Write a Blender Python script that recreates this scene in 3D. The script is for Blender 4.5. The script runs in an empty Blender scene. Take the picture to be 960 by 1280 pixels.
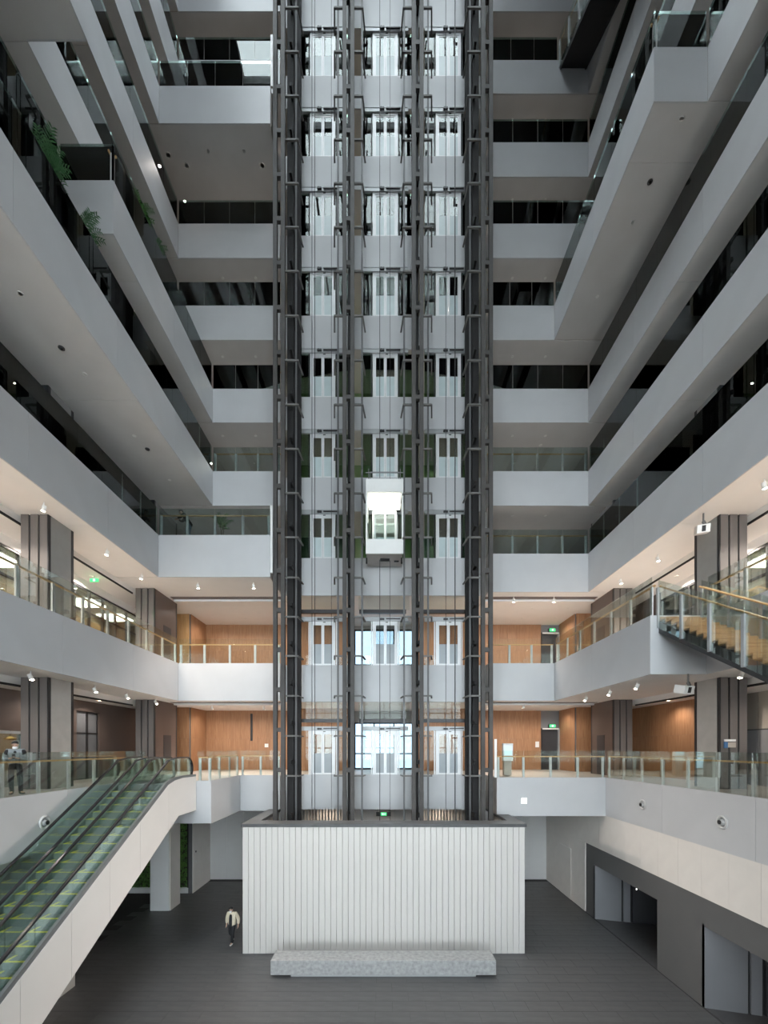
import bpy, bmesh, math, random
from mathutils import Vector, Matrix
random.seed(7)
S = bpy.context.scene
COL = S.collection
PI = math.pi
# ------------------------------------------------------------------ camera
CAMZ = 9.2                       # eye height: standing on the lowest gallery
cam = bpy.data.cameras.new('camera')
cam.sensor_fit = 'HORIZONTAL'; cam.sensor_width = 36.0
cam.lens = 36.0 * 530 / 960      # shift lens, verticals stay parallel
cam.shift_y = (935 - 640) / 960
cam.clip_start = 0.05; cam.clip_end = 400
camo = bpy.data.objects.new('camera', cam); COL.objects.link(camo)
camo.location = (0, 0, CAMZ); camo.rotation_euler = (PI / 2, 0, 0)
S.camera = camo
# ------------------------------------------------------------------ world: bright overcast sky
W = bpy.data.worlds.new('overcast_sky'); S.world = W; W.use_nodes = True
bg = W.node_tree.nodes['Background']
bg.inputs[0].default_value = (0.90, 0.948, 1.0, 1); bg.inputs[1].default_value = 6.0
S.view_settings.view_transform = 'Standard'; S.view_settings.look = 'None'
S.view_settings.gamma = 1.0; S.view_settings.use_curve_mapping = False
S.view_settings.exposure = 0.70
try:
    S.cycles.use_denoising = True
    S.cycles.denoiser = 'OPENIMAGEDENOISE'
    S.cycles.max_bounces = 10; S.cycles.diffuse_bounces = 6; S.cycles.glossy_bounces = 4
    S.cycles.transparent_max_bounces = 28
    S.cycles.caustics_reflective = False; S.cycles.caustics_refractive = False
    S.cycles.sample_clamp_indirect = 6.0
    S.cycles.use_light_tree = True
except Exception:
    pass

# ------------------------------------------------------------------ materials
def nodes_of(name):
    m = bpy.data.materials.new(name); m.use_nodes = True
    nt = m.node_tree
    return m, nt, nt.nodes['Principled BSDF']
def mat(name, c, rough=0.5, metal=0.0, var=0.06, scale=3.0, bump=0.0, stretch=(1, 1, 1), spec=0.5):
    m, nt, p = nodes_of(name)
    tc = nt.nodes.new('ShaderNodeTexCoord'); mp = nt.nodes.new('ShaderNodeMapping')
    mp.inputs['Scale'].default_value = stretch
    nz = nt.nodes.new('ShaderNodeTexNoise'); nz.inputs['Scale'].default_value = scale; nz.inputs['Detail'].default_value = 4
    nt.links.new(tc.outputs['Object'], mp.inputs[0]); nt.links.new(mp.outputs[0], nz.inputs[0])
    cr = nt.nodes.new('ShaderNodeValToRGB')
    cr.color_ramp.elements[0].position = 0.3; cr.color_ramp.elements[1].position = 0.7
    cr.color_ramp.elements[0].color = [max(0, v * (1 - var)) for v in c] + [1]
    cr.color_ramp.elements[1].color = [min(1, v * (1 + var)) for v in c] + [1]
    nt.links.new(nz.outputs[0], cr.inputs[0]); nt.links.new(cr.outputs[0], p.inputs['Base Color'])
    p.inputs['Roughness'].default_value = rough; p.inputs['Metallic'].default_value = metal
    p.inputs['Specular IOR Level'].default_value = spec
    if bump:
        b = nt.nodes.new('ShaderNodeBump'); b.inputs['Strength'].default_value = bump; b.inputs['Distance'].default_value = 0.02
        nt.links.new(nz.outputs[0], b.inputs['Height']); nt.links.new(b.outputs[0], p.inputs['Normal'])
    return m
def emit(name, c, s):
    m, nt, p = nodes_of(name)
    p.inputs['Base Color'].default_value = (*c, 1)
    p.inputs['Emission Color'].default_value = (*c, 1); p.inputs['Emission Strength'].default_value = s
    return m
def glassm(name, tint, refl=1.0, rough=0.0):
    m = bpy.data.materials.new(name); m.use_nodes = True; nt = m.node_tree; nt.nodes.clear()
    out = nt.nodes.new('ShaderNodeOutputMaterial'); mix = nt.nodes.new('ShaderNodeMixShader')
    tr = nt.nodes.new('ShaderNodeBsdfTransparent'); gl = nt.nodes.new('ShaderNodeBsdfGlossy')
    fr = nt.nodes.new('ShaderNodeFresnel'); fr.inputs[0].default_value = 1.5
    mu = nt.nodes.new('ShaderNodeMath'); mu.operation = 'MULTIPLY'; mu.inputs[1].default_value = refl
    tr.inputs[0].default_value = (*tint, 1); gl.inputs['Roughness'].default_value = rough
    gl.inputs[0].default_value = (0.95, 1.0, 0.98, 1)
    nt.links.new(fr.outputs[0], mu.inputs[0]); nt.links.new(mu.outputs[0], mix.inputs[0])
    nt.links.new(tr.outputs[0], mix.inputs[1]); nt.links.new(gl.outputs[0], mix.inputs[2])
    nt.links.new(mix.outputs[0], out.inputs[0])
    return m
def woodm(name, a, b, along='z', rough=0.45):
    m, nt, p = nodes_of(name)
    tc = nt.nodes.new('ShaderNodeTexCoord'); mp = nt.nodes.new('ShaderNodeMapping')
    mp.inputs['Scale'].default_value = {'z': (9, 9, 0.5), 'x': (0.5, 9, 9), 'y': (9, 0.5, 9)}[along]
    oi = nt.nodes.new('ShaderNodeObjectInfo'); ad = nt.nodes.new('ShaderNodeVectorMath'); ad.operation = 'ADD'
    nt.links.new(tc.outputs['Object'], ad.inputs[0]); nt.links.new(oi.outputs['Random'], ad.inputs[1])
    nt.links.new(ad.outputs[0], mp.inputs[0])
    nz = nt.nodes.new('ShaderNodeTexNoise'); nz.inputs['Scale'].default_value = 2.2; nz.inputs['Detail'].default_value = 6
    nz.inputs['Distortion'].default_value = 0.6
    nt.links.new(mp.outputs[0], nz.inputs[0])
    cr = nt.nodes.new('ShaderNodeValToRGB'); cr.color_ramp.elements[0].position = 0.32; cr.color_ramp.elements[1].position = 0.7
    cr.color_ramp.elements[0].color = (*a, 1); cr.color_ramp.elements[1].color = (*b, 1)
    nt.links.new(nz.outputs[0], cr.inputs[0]); nt.links.new(cr.outputs[0], p.inputs['Base Color'])
    p.inputs['Roughness'].default_value = rough
    return m
M = dict(
    band=mat('silver_band_metal', (0.52, 0.525, 0.54), 0.42, 0.0, 0.03, 0.8),
    core=mat('dark_joint', (0.12, 0.12, 0.125), 0.8),
    soffit=mat('dim_soffit_grey', (0.60, 0.585, 0.575), 0.75, 0, 0.03, 1.0),
    soffit_w=mat('lit_soffit_white', (0.82, 0.80, 0.78), 0.7, 0, 0.02, 1.0),
    deck=mat('grey_deck_stone', (0.42, 0.39, 0.36), 0.35, 0, 0.08, 2.0),
    wall_up=mat('dark_gallery_wall', (0.30, 0.295, 0.29), 0.55, 0, 0.08, 1.0),
    shell=mat('shell_concrete', (0.25, 0.25, 0.26), 0.8),
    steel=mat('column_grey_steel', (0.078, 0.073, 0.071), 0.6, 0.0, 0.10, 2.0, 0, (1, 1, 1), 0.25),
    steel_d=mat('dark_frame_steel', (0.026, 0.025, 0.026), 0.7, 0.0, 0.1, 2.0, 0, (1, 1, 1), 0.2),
    rail=mat('guide_rail_steel', (0.15, 0.15, 0.155), 0.5, 0.1, 0.06, 4.0),
    bracket=mat('bracket_zinc', (0.17, 0.165, 0.16), 0.6, 0.0, 0.06, 4.0, 0, (1, 1, 1), 0.3),
    cable=mat('black_cable', (0.025, 0.025, 0.027), 0.6),
    post=mat('satin_steel_post', (0.60, 0.60, 0.595), 0.4, 0.15, 0.05, 5.0),
    hand=woodm('timber_handrail', (0.50, 0.30, 0.13), (0.66, 0.43, 0.20), 'x'),
    doorframe=mat('pale_door_frame', (0.74, 0.75, 0.76), 0.35, 0.1, 0.03, 3.0),
    header=mat('header_metal', (0.40, 0.41, 0.42), 0.45, 0.3, 0.05, 4.0),
    smoke=mat('grey_smoked_pane', (0.15, 0.155, 0.165), 0.15, 0, 0.05, 2.0),
    frost_g=mat('grey_frosted_door_glass', (0.34, 0.375, 0.40), 0.25, 0, 0.04, 2.0),
    frost=mat('frosted_door_glass', (0.56, 0.65, 0.66), 0.22, 0, 0.04, 2.0),
    cabwhite=mat('car_white_panel', (0.80, 0.80, 0.79), 0.4, 0, 0.02, 3.0),
    cabgrey=mat('car_underside', (0.52, 0.49, 0.47), 0.6, 0, 0.06, 4.0),
    profilit=mat('white_channel_glass', (0.60, 0.575, 0.55), 0.34, 0, 0.03, 1.2, 0, (4, 4, 0.3)),
    seam=mat('panel_seam', (0.60, 0.56, 0.53), 0.6),
    rim=mat('rim_dark_stone', (0.075, 0.075, 0.078), 0.45, 0, 0.12, 3.0),
    bench=mat('bench_granite', (0.34, 0.34, 0.34), 0.55, 0, 0.22, 7.0, 0.15),
    tile=mat('floor_dark_tile', (0.092, 0.091, 0.092), 0.42, 0, 0.16, 1.6, 0, (0.6, 3, 1)),
    grout=mat('floor_grout', (0.055, 0.055, 0.055), 0.8),
    white=mat('white_wall_panel', (0.70, 0.70, 0.70), 0.45, 0, 0.02, 1.0),
    beige=mat('pale_beige_panel', (0.74, 0.70, 0.66), 0.5, 0, 0.025, 2.0),
    dgrey=mat('dark_grey_panel', (0.115, 0.115, 0.115), 0.5, 0, 0.04, 1.0),
    mgrey=mat('mid_grey_jamb', (0.20, 0.20, 0.215), 0.45, 0, 0.04, 1.0),
    black=mat('black_void', (0.012, 0.012, 0.013), 0.6),
    bdoor=mat('charcoal_door', (0.035, 0.036, 0.04), 0.45),
    wood=woodm('orange_wood_panel', (0.28, 0.135, 0.065), (0.40, 0.215, 0.112)),
    wood2=woodm('golden_wood_panel', (0.40, 0.22, 0.085), (0.54, 0.32, 0.15)),
    tread=woodm('stair_oak', (0.31, 0.175, 0.08), (0.48, 0.30, 0.15), 'x'),
    brown=mat('brown_metal_wall', (0.13, 0.10, 0.088), 0.38, 0.2, 0.05, 1.0),
    clad=mat('column_taupe_cladding', (0.14, 0.124, 0.116), 0.55, 0.0, 0.04, 1.0),
    clad_l=mat('column_pale_cladding', (0.40, 0.385, 0.365), 0.5, 0.0, 0.06, 2.5),
    clad_g=mat('column_grey_side', (0.27, 0.27, 0.265), 0.45, 0.0, 0.05, 2.5),
    clad_d=mat('column_black_cladding', (0.03, 0.033, 0.04), 0.35, 0.2, 0.06, 1.0),
    trimd=mat('dark_bronze_trim', (0.035, 0.034, 0.036), 0.4, 0.3),
    escw=mat('escalator_white_cladding', (0.76, 0.73, 0.705), 0.38, 0, 0.015, 1.0),
    escd=mat('escalator_skirt_grey', (0.20, 0.205, 0.21), 0.4, 0.4, 0.05, 3.0),
    step=mat('escalator_step_metal', (0.20, 0.24, 0.235), 0.55, 0.0, 0.12, 6.0),
    yellow=mat('yellow_step_edge', (0.90, 0.78, 0.03), 0.5),
    rubber=mat('black_rubber_handrail', (0.018, 0.018, 0.02), 0.22),
    plant=mat('green_leaf', (0.07, 0.20, 0.05), 0.5, 0, 0.4, 3.0),
    plant2=mat('dark_leaf', (0.06, 0.16, 0.065), 0.5, 0, 0.4, 3.0),
    moss=mat('green_wall_leaf', (0.06, 0.15, 0.022), 0.6, 0, 0.55, 2.2),
    soil=mat('dark_soil', (0.03, 0.025, 0.018), 0.9),
    stem=mat('plant_stem', (0.10, 0.11, 0.04), 0.7),
    pot=mat('pale_pot', (0.55, 0.58, 0.58), 0.4),
    olive=mat('olive_lobby_wall', (0.22, 0.29, 0.15), 0.6, 0, 0.08, 1.0),
    green_d=mat('dark_green_lobby_wall', (0.07, 0.11, 0.085), 0.5, 0, 0.1, 1.0),
    cream=mat('cream_shop_wall', (0.75, 0.68, 0.55), 0.7),
    wlamp=mat('white_lamp_body', (0.78, 0.77, 0.75), 0.4),
    grey_p=mat('grey_wall_panel', (0.33, 0.33, 0.34), 0.4, 0.1, 0.05, 1.0),
    taupe_p=mat('taupe_wall_panel', (0.45, 0.40, 0.345), 0.5, 0, 0.04, 1.0),
    blue=mat('notice_blue', (0.06, 0.16, 0.33), 0.5),
    skin=mat('skin', (0.56, 0.36, 0.27), 0.55, 0, 0.05, 8),
    hair=mat('black_hair', (0.012, 0.011, 0.011), 0.5),
    mask=mat('white_face_mask', (0.82, 0.84, 0.86), 0.7),
    jgrey=mat('grey_jacket_cloth', (0.25, 0.28, 0.295), 0.8, 0, 0.1, 12),
    jblack=mat('black_cloth', (0.018, 0.018, 0.021), 0.85, 0, 0.15, 12),
    jcream=mat('cream_puffer_cloth', (0.68, 0.60, 0.46), 0.75, 0, 0.08, 9),
    jeans=mat('blue_denim', (0.15, 0.21, 0.28), 0.85, 0, 0.15, 14),
    shoe=mat('white_shoe', (0.75, 0.75, 0.74), 0.6),
    phone=mat('phone_black', (0.01, 0.01, 0.012), 0.2),
    roofbeam=mat('roof_beam_white', (0.62, 0.63, 0.64), 0.5),
    paving=mat('outside_paving', (0.66, 0.65, 0.63), 0.8),
    brass=mat('brass_lamp', (0.60, 0.38, 0.10), 0.3, 0.8),
    red=mat('red_extinguisher', (0.5, 0.03, 0.03), 0.4),
)
M['glass'] = glassm('smoked_balustrade_glass', (0.76, 0.82, 0.81), 1.0)
M['glass_c'] = glassm('clear_balustrade_glass', (0.94, 0.965, 0.95), 0.4)
M['glass_e'] = glassm('green_escalator_glass', (0.90, 0.965, 0.945), 0.6)
M['glass_w'] = glassm('window_glass', (0.93, 0.96, 0.96), 0.8)
M['glass_d'] = glassm('lift_door_glass', (0.80, 0.84, 0.84), 1.3)
M['glass_b'] = glassm('tinted_back_window', (0.33, 0.385, 0.425), 0.8)
M['glass_g'] = glassm('green_side_glass', (0.55, 0.68, 0.58), 1.0)
M['lamp'] = emit('warm_lamp_face', (1.0, 0.86, 0.68), 40)
M['lamp_s'] = emit('small_warm_lamp', (1.0, 0.88, 0.72), 9)
M['lamp_off'] = mat('pale_lamp_face', (0.75, 0.74, 0.72), 0.3)
M['panel_l'] = emit('light_panel', (1.0, 0.99, 0.90), 1.6)
M['shop_l'] = emit('shop_light_panel', (1.0, 0.92, 0.78), 9.0)
M['exit'] = emit('exit_green', (0.08, 0.75, 0.25), 0.7)
M['exitw'] = emit('exit_white', (0.85, 1.0, 0.9), 0.8)
M['screen'] = emit('pale_blue_screen', (0.55, 0.80, 0.86), 0.42)
M['sign_w'] = emit('white_lit_sign', (1.0, 0.99, 0.97), 2.2)
M['globe'] = emit('globe_lamp', (1.0, 0.88, 0.65), 5)

# ------------------------------------------------------------------ builders
class MB:
    def __init__(s): s.v = []; s.f = []
    def add(s, vs, fs):
        n = len(s.v); s.v += [tuple(p) for p in vs]; s.f += [tuple(i + n for i in f) for f in fs]; return s
    def box(s, x0, x1, y0, y1, z0, z1):
        return s.add([(x0, y0, z0), (x1, y0, z0), (x1, y1, z0), (x0, y1, z0), (x0, y0, z1), (x1, y0, z1), (x1, y1, z1), (x0, y1, z1)],
                     [(3, 2, 1, 0), (4, 5, 6, 7), (0, 1, 5, 4), (1, 2, 6, 5), (2, 3, 7, 6), (3, 0, 4, 7)])
    def prism(s, poly, a, b, axis='z'):
        n = len(poly)
        def P(p, t):
            return {'z': (p[0], p[1], t), 'x': (t, p[0], p[1]), 'y': (p[0], t, p[1])}[axis]
        vs = [P(p, a) for p in poly] + [P(p, b) for p in poly]
        fs = [tuple(reversed(range(n))), tuple(range(n, 2 * n))] + [(i, (i + 1) % n, n + (i + 1) % n, n + i) for i in range(n)]
        return s.add(vs, fs)
    def tube(s, pts, r, n=8, caps=True):
        pts = [Vector(p) for p in pts]; rs = r if isinstance(r, (list, tuple)) else [r] * len(pts)
        rings = []
        for i, p in enumerate(pts):
            d = (pts[min(i + 1, len(pts) - 1)] - pts[max(i - 1, 0)]).normalized()
            u = d.cross(Vector((0, 0, 1)))
            if u.length < 0.05: u = d.cross(Vector((1, 0, 0)))
            u.normalize(); w = d.cross(u)
            rings.append([p + (u * math.cos(2 * PI * k / n) + w * math.sin(2 * PI * k / n)) * rs[i] for k in range(n)])
        vs = [q for R in rings for q in R]; fs = []
        for i in range(len(pts) - 1):
            for k in range(n):
                fs.append((i * n + k, i * n + (k + 1) % n, (i + 1) * n + (k + 1) % n, (i + 1) * n + k))
        if caps: fs += [tuple(reversed(range(n))), tuple(range(len(vs) - n, len(vs)))]
        return s.add(vs, fs)
    def lathe(s, prof, n=16, c=(0, 0, 0)):
        vs = []; fs = []
        for r, z in prof:
            for k in range(n): vs.append((c[0] + r * math.cos(2 * PI * k / n), c[1] + r * math.sin(2 * PI * k / n), c[2] + z))
        for i in range(len(prof) - 1):
            for k in range(n): fs.append((i * n + k, i * n + (k + 1) % n, (i + 1) * n + (k + 1) % n, (i + 1) * n + k))
        fs += [tuple(reversed(range(n))), tuple(range(len(vs) - n, len(vs)))]
        return s.add(vs, fs)
    def ball(s, c, r, sc=(1, 1, 1), n=12, m=8):
        prof = []
        vs = []; fs = []
        for j in range(m + 1):
            t = PI * j / m
            for k in range(n):
                vs.append((c[0] + r * sc[0] * math.sin(t) * math.cos(2 * PI * k / n), c[1] + r * sc[1] * math.sin(t) * math.sin(2 * PI * k / n), c[2] - r * sc[2] * math.cos(t)))
        for j in range(m):
            for k in range(n): fs.append((j * n + k, j * n + (k + 1) % n, (j + 1) * n + (k + 1) % n, (j + 1) * n + k))
        return s.add(vs, fs)
    def xf(s, mtx):
        s.v = [tuple(mtx @ Vector(p)) for p in s.v]; return s
def wl(o):
    p = Vector((0, 0, 0))
    while o: p += Vector(o.location); o = o.parent
    return p
def mesh(name, mb, m, smooth=False):
    me = bpy.data.meshes.new(name); me.from_pydata(mb.v, [], mb.f); me.materials.append(m)
    if smooth: me.polygons.foreach_set('use_smooth', [True] * len(me.polygons))
    bm = bmesh.new(); bm.from_mesh(me); bmesh.ops.recalc_face_normals(bm, faces=bm.faces); bm.to_mesh(me); bm.free()
    return me
def obj(name, me, parent=None, loc=(0, 0, 0), rot=None):
    o = bpy.data.objects.new(name, me); COL.objects.link(o)
    if parent: o.parent = parent
    o.location = loc
    if rot: o.rotation_euler = rot
    return o
def wpart(name, mb, m, parent=None, smooth=False):
    """world-space mesh data under an unrotated parent"""
    off = wl(parent) if parent else Vector((0, 0, 0))
    if parent: mb.v = [(p[0] - off.x, p[1] - off.y, p[2] - off.z) for p in mb.v]
    return obj(name, mesh(name, mb, m, smooth), parent)
_bc = {}
def bpart(name, x0, x1, y0, y1, z0, z1, m, parent=None, bev=0.0):
    """box part from world extents; alike boxes share mesh data"""
    d = (round(abs(x1 - x0), 4), round(abs(y1 - y0), 4), round(abs(z1 - z0), 4), m.name, bev)
    if d not in _bc:
        me = mesh(name, MB().box(-d[0] / 2, d[0] / 2, -d[1] / 2, d[1] / 2, -d[2] / 2, d[2] / 2), m)
        if bev:
            bm = bmesh.new(); bm.from_mesh(me)
            bmesh.ops.bevel(bm, geom=list(bm.edges), offset=bev, segments=2, affect='EDGES', profile=0.5)
            bm.to_mesh(me); bm.free()
        _bc[d] = me
    c = Vector(((x0 + x1) / 2, (y0 + y1) / 2, (z0 + z1) / 2))
    return obj(name, _bc[d], parent, c - (wl(parent) if parent else Vector((0, 0, 0))))
def thing(name, label, cat, loc=(0, 0, 0), group=None, rz=0):
    o = bpy.data.objects.new(name, None); COL.objects.link(o); o.location = loc; o.rotation_euler.z = rz
    o.empty_display_size = 0.2
    return tag(o, label, cat, group)
def tag(o, label, cat, group=None):
    o['label'] = label; o['category'] = cat
    if group: o['group'] = group
    return o
def struct(o, label=None):
    o['kind'] = 'structure'
    if label: o['label'] = label
    return o
def copy_tree(o, parent=None):
    c = o.copy(); COL.objects.link(c)
    if parent: c.parent = parent
    for ch in list(o.children): copy_tree(ch, c)
    return c
def light(name, kind, loc, power, color, parent=None, size=0.1, spot=2.2, blend=0.6, rot=(0, 0, 0), sizey=None):
    L = bpy.data.lights.new(name, kind); L.energy = power; L.color = color
    if kind == 'SPOT': L.spot_size = spot; L.spot_blend = blend; L.shadow_soft_size = size
    elif kind == 'AREA':
        L.size = size
        if sizey: L.shape = 'RECTANGLE'; L.size_y = sizey
    else: L.shadow_soft_size = size
    o = bpy.data.objects.new(name, L); COL.objects.link(o)
    if parent: o.parent = parent
    o.location = loc; o.rotation_euler = rot
    return o
ORD = {2: 'lowest', 3: 'second', 4: 'third', 5: 'fourth', 6: 'fifth', 7: 'sixth', 8: 'seventh', 9: 'eighth', 10: 'ninth', 11: 'tenth', 12: 'eleventh'}
WARM = (1.0, 0.89, 0.79)

# ------------------------------------------------------------------ level table
TOP = {2: 7.70, 3: 13.89, 4: 19.95, 5: 24.51, 6: 29.07, 7: 33.67, 8: 38.2, 9: 42.7, 10: 47.25, 11: 51.8, 12: 56.3}
BOT = {2: 5.73, 3: 11.81, 4: 17.83, 5: 22.60, 6: 27.20, 7: 31.77, 8: 36.3, 9: 40.8, 10: 45.4, 11: 49.95, 12: 54.5}
YN, YB, YE = -6.0, 23.45, 30.0            # near end, back face of the atrium, end of the back wing
XE = 17.8                                  # outer end of the side galleries
A, B_, R1, R2 = -11.38, -9.47, 11.3, 9.42
ST = lambda x, y: [(x, YN), (x, y)]
LEFT = {2: [(A, YN), (A, 19.5), (-7.95, 19.5), (-7.95, YB)], 3: ST(A, YB), 4: ST(A, 21.4), 5: ST(B_, YB),
        6: [(A, YN), (A, 14.84), (B_, 14.84), (B_, YB)], 7: [(B_, YN), (B_, 13.55), (A, 13.55), (A, YB)],
        8: ST(A, YB), 9: ST(A, 21.45), 10: ST(A, YB), 11: ST(A, YB), 12: ST(A, YB)}
RIGHT = {2: [(R2, YN), (R2, 4.2), (R1, 4.2), (R1, 21.6)], 3: [(11.4, YN), (11.4, 15.0), (R2, 15.0), (R2, YB)], 4: ST(R1, YB), 5: ST(R1, YB),
         6: ST(R1, YB), 7: [(R1, YN), (R1, 14.8), (R2, 14.8), (R2, YB)], 8: ST(R1, YB), 9: ST(R1, YB), 10: ST(R1, YB), 11: ST(R1, YB), 12: ST(R1, YB)}
XS = 5.75                                  # the wings stop at the lift shaft

def gallery(lv, side):
    sg = -1 if side == 'left' else 1
    path = list((LEFT if side == 'left' else RIGHT)[lv]); path.append((sg * XS, path[-1][1]))
    top, bot = TOP[lv], BOT[lv]
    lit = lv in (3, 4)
    # outward (towards the void) normal of each segment
    segs = []
    for (x0, y0), (x1, y1) in zip(path, path[1:]):
        if abs(x1 - x0) < 1e-6: segs.append(((x0, y0), (x1, y1), (-sg, 0)))
        else: segs.append(((x0, y0), (x1, y1), (0, -1)))
    # one step case: returning outwards, the face looks to the back
    fixed = []
    for (p, q, n) in segs:
        if n == (0, -1) and ((q[0] - p[0]) * sg > 0): n = (0, 1)
        fixed.append((p, q, n))
    segs = fixed
    d = 0.05
    core = []
    for i, (x, y) in enumerate(path):
        ns = []
        if i > 0: ns.append(segs[i - 1][2])
        if i < len(segs): ns.append(segs[i][2])
        nx = sum(n[0] for n in ns); ny = sum(n[1] for n in ns)
        core.append((x - nx * d, y - ny * d))
    poly = core + [(sg * XS, YE), (sg * XE, YE), (sg * XE, YN)]
    sl = struct(wpart('floor_slab', MB().prism(poly, bot + 0.04, top - 0.02), M['deck']), f'{ORD[lv]} gallery floor slab on the {side} side')
    # metal fascia panels, each proud of the slab with an open joint
    for (p, q, n) in segs:
        L = max(abs(q[0] - p[0]), abs(q[1] - p[1])); k = max(1, round(L / 4.2))
        for i in range(k):
            a, b = i / k, (i + 1) / k
            P = [p[j] + (q[j] - p[j]) * a for j in (0, 1)]; Q = [p[j] + (q[j] - p[j]) * b for j in (0, 1)]
            g = 0.005
            if n[0]:
                x0, x1 = (P[0], P[0] - n[0] * 0.045); y0, y1 = P[1] + g, Q[1] - g
                if y1 < 4: continue
            else:
                y0, y1 = (P[1], P[1] - n[1] * 0.045); x0, x1 = min(P[0], Q[0]) + g, max(P[0], Q[0]) - g
            bpart('fascia_panel', min(x0, x1), max(x0, x1), min(y0, y1), max(y0, y1), bot, top, M['band'], sl)
    # soffit boards
    ms = M['soffit_w'] if lit else M['soffit']  # lit soffits get a whiter colour, so part of their light is painted
    ys = sorted({YN, 7.95, 16.35, YE} | {p[1] for p in path})
    for y0, y1 in zip(ys, ys[1:]):
        ym = (y0 + y1) / 2
        xin = None
        for (p, q, n) in segs:
            if n[0] and min(p[1], q[1]) <= ym <= max(p[1], q[1]): xin = p[0]
        if xin is None: xin = sg * XS
        xin2 = xin + sg * 0.05
        g = 0.006
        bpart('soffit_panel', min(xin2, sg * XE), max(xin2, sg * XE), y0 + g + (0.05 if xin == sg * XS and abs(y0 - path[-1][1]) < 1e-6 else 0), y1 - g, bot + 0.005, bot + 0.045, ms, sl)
    return segs

def balustrade(lv, side, segs):
    sg = -1 if side == 'left' else 1
    top = TOP[lv]
    gm = M['glass_c'] if lv in (2, 3) else M['glass']
    th = thing('glass_balustrade', f'glass balustrade with timber handrail on the {ORD[lv]} gallery, {side} side', 'balustrade', (segs[-1][0][0], segs[-1][0][1], top))
    for si, (p, q, n) in enumerate(segs):
        p, q = Vector(p), Vector(q)
        if n[0]:
            if lv == 3 and side == 'right' and p.y < 14: pass
            a = max(p.y, 6.0)
            if q.y <= a: continue
            p = Vector((p.x, a))
        d = q - p; L = d.length
        if L < 0.2: continue
        if lv == 2 and side == 'left' and si == 1:       # the escalator mouth stays open
            runs = [(p, Vector((-10.98, 19.5))), (Vector((-8.6, 19.5)), q)]
        elif lv == 3 and side == 'right' and si == 1:    # head of the stair stays open
            runs = []
        elif lv == 10 and side == 'right' and si == 1:   # head of the upper stair
            runs = [(Vector((9.6, p.y)), q)]
        else: runs = [(p, q)]
        for (p, q) in runs:
            d = q - p; L = d.length; u = d.normalized(); N = Vector(n)
            k = max(1, round(L / 1.42))
            e = [p + u * (L * i / k) for i in range(k + 1)]
            for i in range(k):
                a, b = e[i] + u * 0.008, e[i + 1] - u * 0.008
                c0 = a - N * 0.055; c1 = b - N * 0.07
                bpart('glass_panel', min(c0.x, c1.x), max(c0.x, c1.x), min(c0.y, c1.y), max(c0.y, c1.y), top - 0.02, top + 1.36, gm, th)
                h0 = e[i] - N * 0.15; h1 = e[i + 1] - N * 0.20
                bpart('handrail', min(h0.x, h1.x), max(h0.x, h1.x), min(h0.y, h1.y), max(h0.y, h1.y), top + 1.03, top + 1.09, M['hand'], th)
            for i in range(k + 1):
                c = e[i] - N * 0.115
                if i == 0: c = c + u * 0.10
                if i == k: c = c - u * 0.10
                w, t = 0.055, 0.03
                hx, hy = (w, t) if n[1] else (t, w)
                bpart('post', c.x - hx, c.x + hx, c.y - hy, c.y + hy, top - 0.02, top + 1.03, M['post'], th)
SEG = {}
for lv in range(2, 12):
    for side in ('left', 'right'):
        SEG[(lv, side)] = gallery(lv, side)
        if lv <= 10: balustrade(lv, side, SEG[(lv, side)])

# front bridge of the lowest gallery, on which the viewer stands
fb = struct(bpart('floor_slab', A + .06, R2 - .06, YN, -0.3, BOT[2] + .03, TOP[2] - .02, M['deck']), 'front bridge of the lowest gallery under the viewer')
for i in range(5):
    x0 = A + .06 + (R2 - A - .12) * i / 5
    bpart('fascia_panel', x0 + .005, x0 + (R2 - A - .12) / 5 - .005, -0.3, -0.25, BOT[2], TOP[2], M['band'], fb)
# ------------------------------------------------------------------ shell
def wallbox(name, *a, m=M['shell'], label=None):
    return struct(bpart(name, *a, m), label)
wallbox('wall_left', -18.1, -17.8, YN - 2, 30.3, 0, 55, label='outer wall behind the left galleries')
wallbox('wall_right', 17.8, 18.1, YN - 2, 30.3, 0, 55, label='outer wall behind the right galleries')
for lv in range(4, 11):   # inner walls of the upper galleries
    z0, z1 = TOP[lv] - 0.02, BOT[lv + 1] + 0.045
    wallbox('wall_left', -15.3, -15.1, YN, 29.9, z0, z1, m=M['wall_up'], label=f'dark wall at the back of the {ORD[lv]} left gallery')
    wallbox('wall_right', 15.1, 15.3, YN, 29.9, z0, z1, m=M['wall_up'], label=f'dark wall at the back of the {ORD[lv]} right gallery')
# back wall with openings in the middle bay of the two lowest galleries
wb = MB()
for (x0, x1, z0, z1) in [(-18.1, -2.1, 0, 55), (2.1, 18.1, 0, 55), (-2.1, 2.1, 17.6, 55), (-2.1, 2.1, 11.0, 14.0), (-2.1, 2.1, 0, 7.7)]:
    wb.box(x0, x1, 30.0, 30.3, z0, z1)
struct(wpart('wall_back', wb, M['wall_up']), 'back wall of the building behind the wings')
for n, (z0, z1) in enumerate([(7.7, 11.0), (14.0, 17.6)]):
    wn = struct(bpart('window_%d' % (n + 1), -2.1, 2.1, 30.14, 30.16, z0, z1, M['glass_b']), 'bright back window behind the middle lift bay')
    for x in (-2.07, -0.7, 0.7, 2.07): bpart('window_frame', x - 0.04, x + 0.04, 30.05, 30.25, z0, z1, M['steel_d'], wn)
    for z in (z0 + 0.04, z0 + 1.1, z1 - 0.04): bpart('window_frame', -2.1, 2.1, 30.06, 30.24, z - 0.04, z + 0.04, M['steel_d'], wn)
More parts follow.
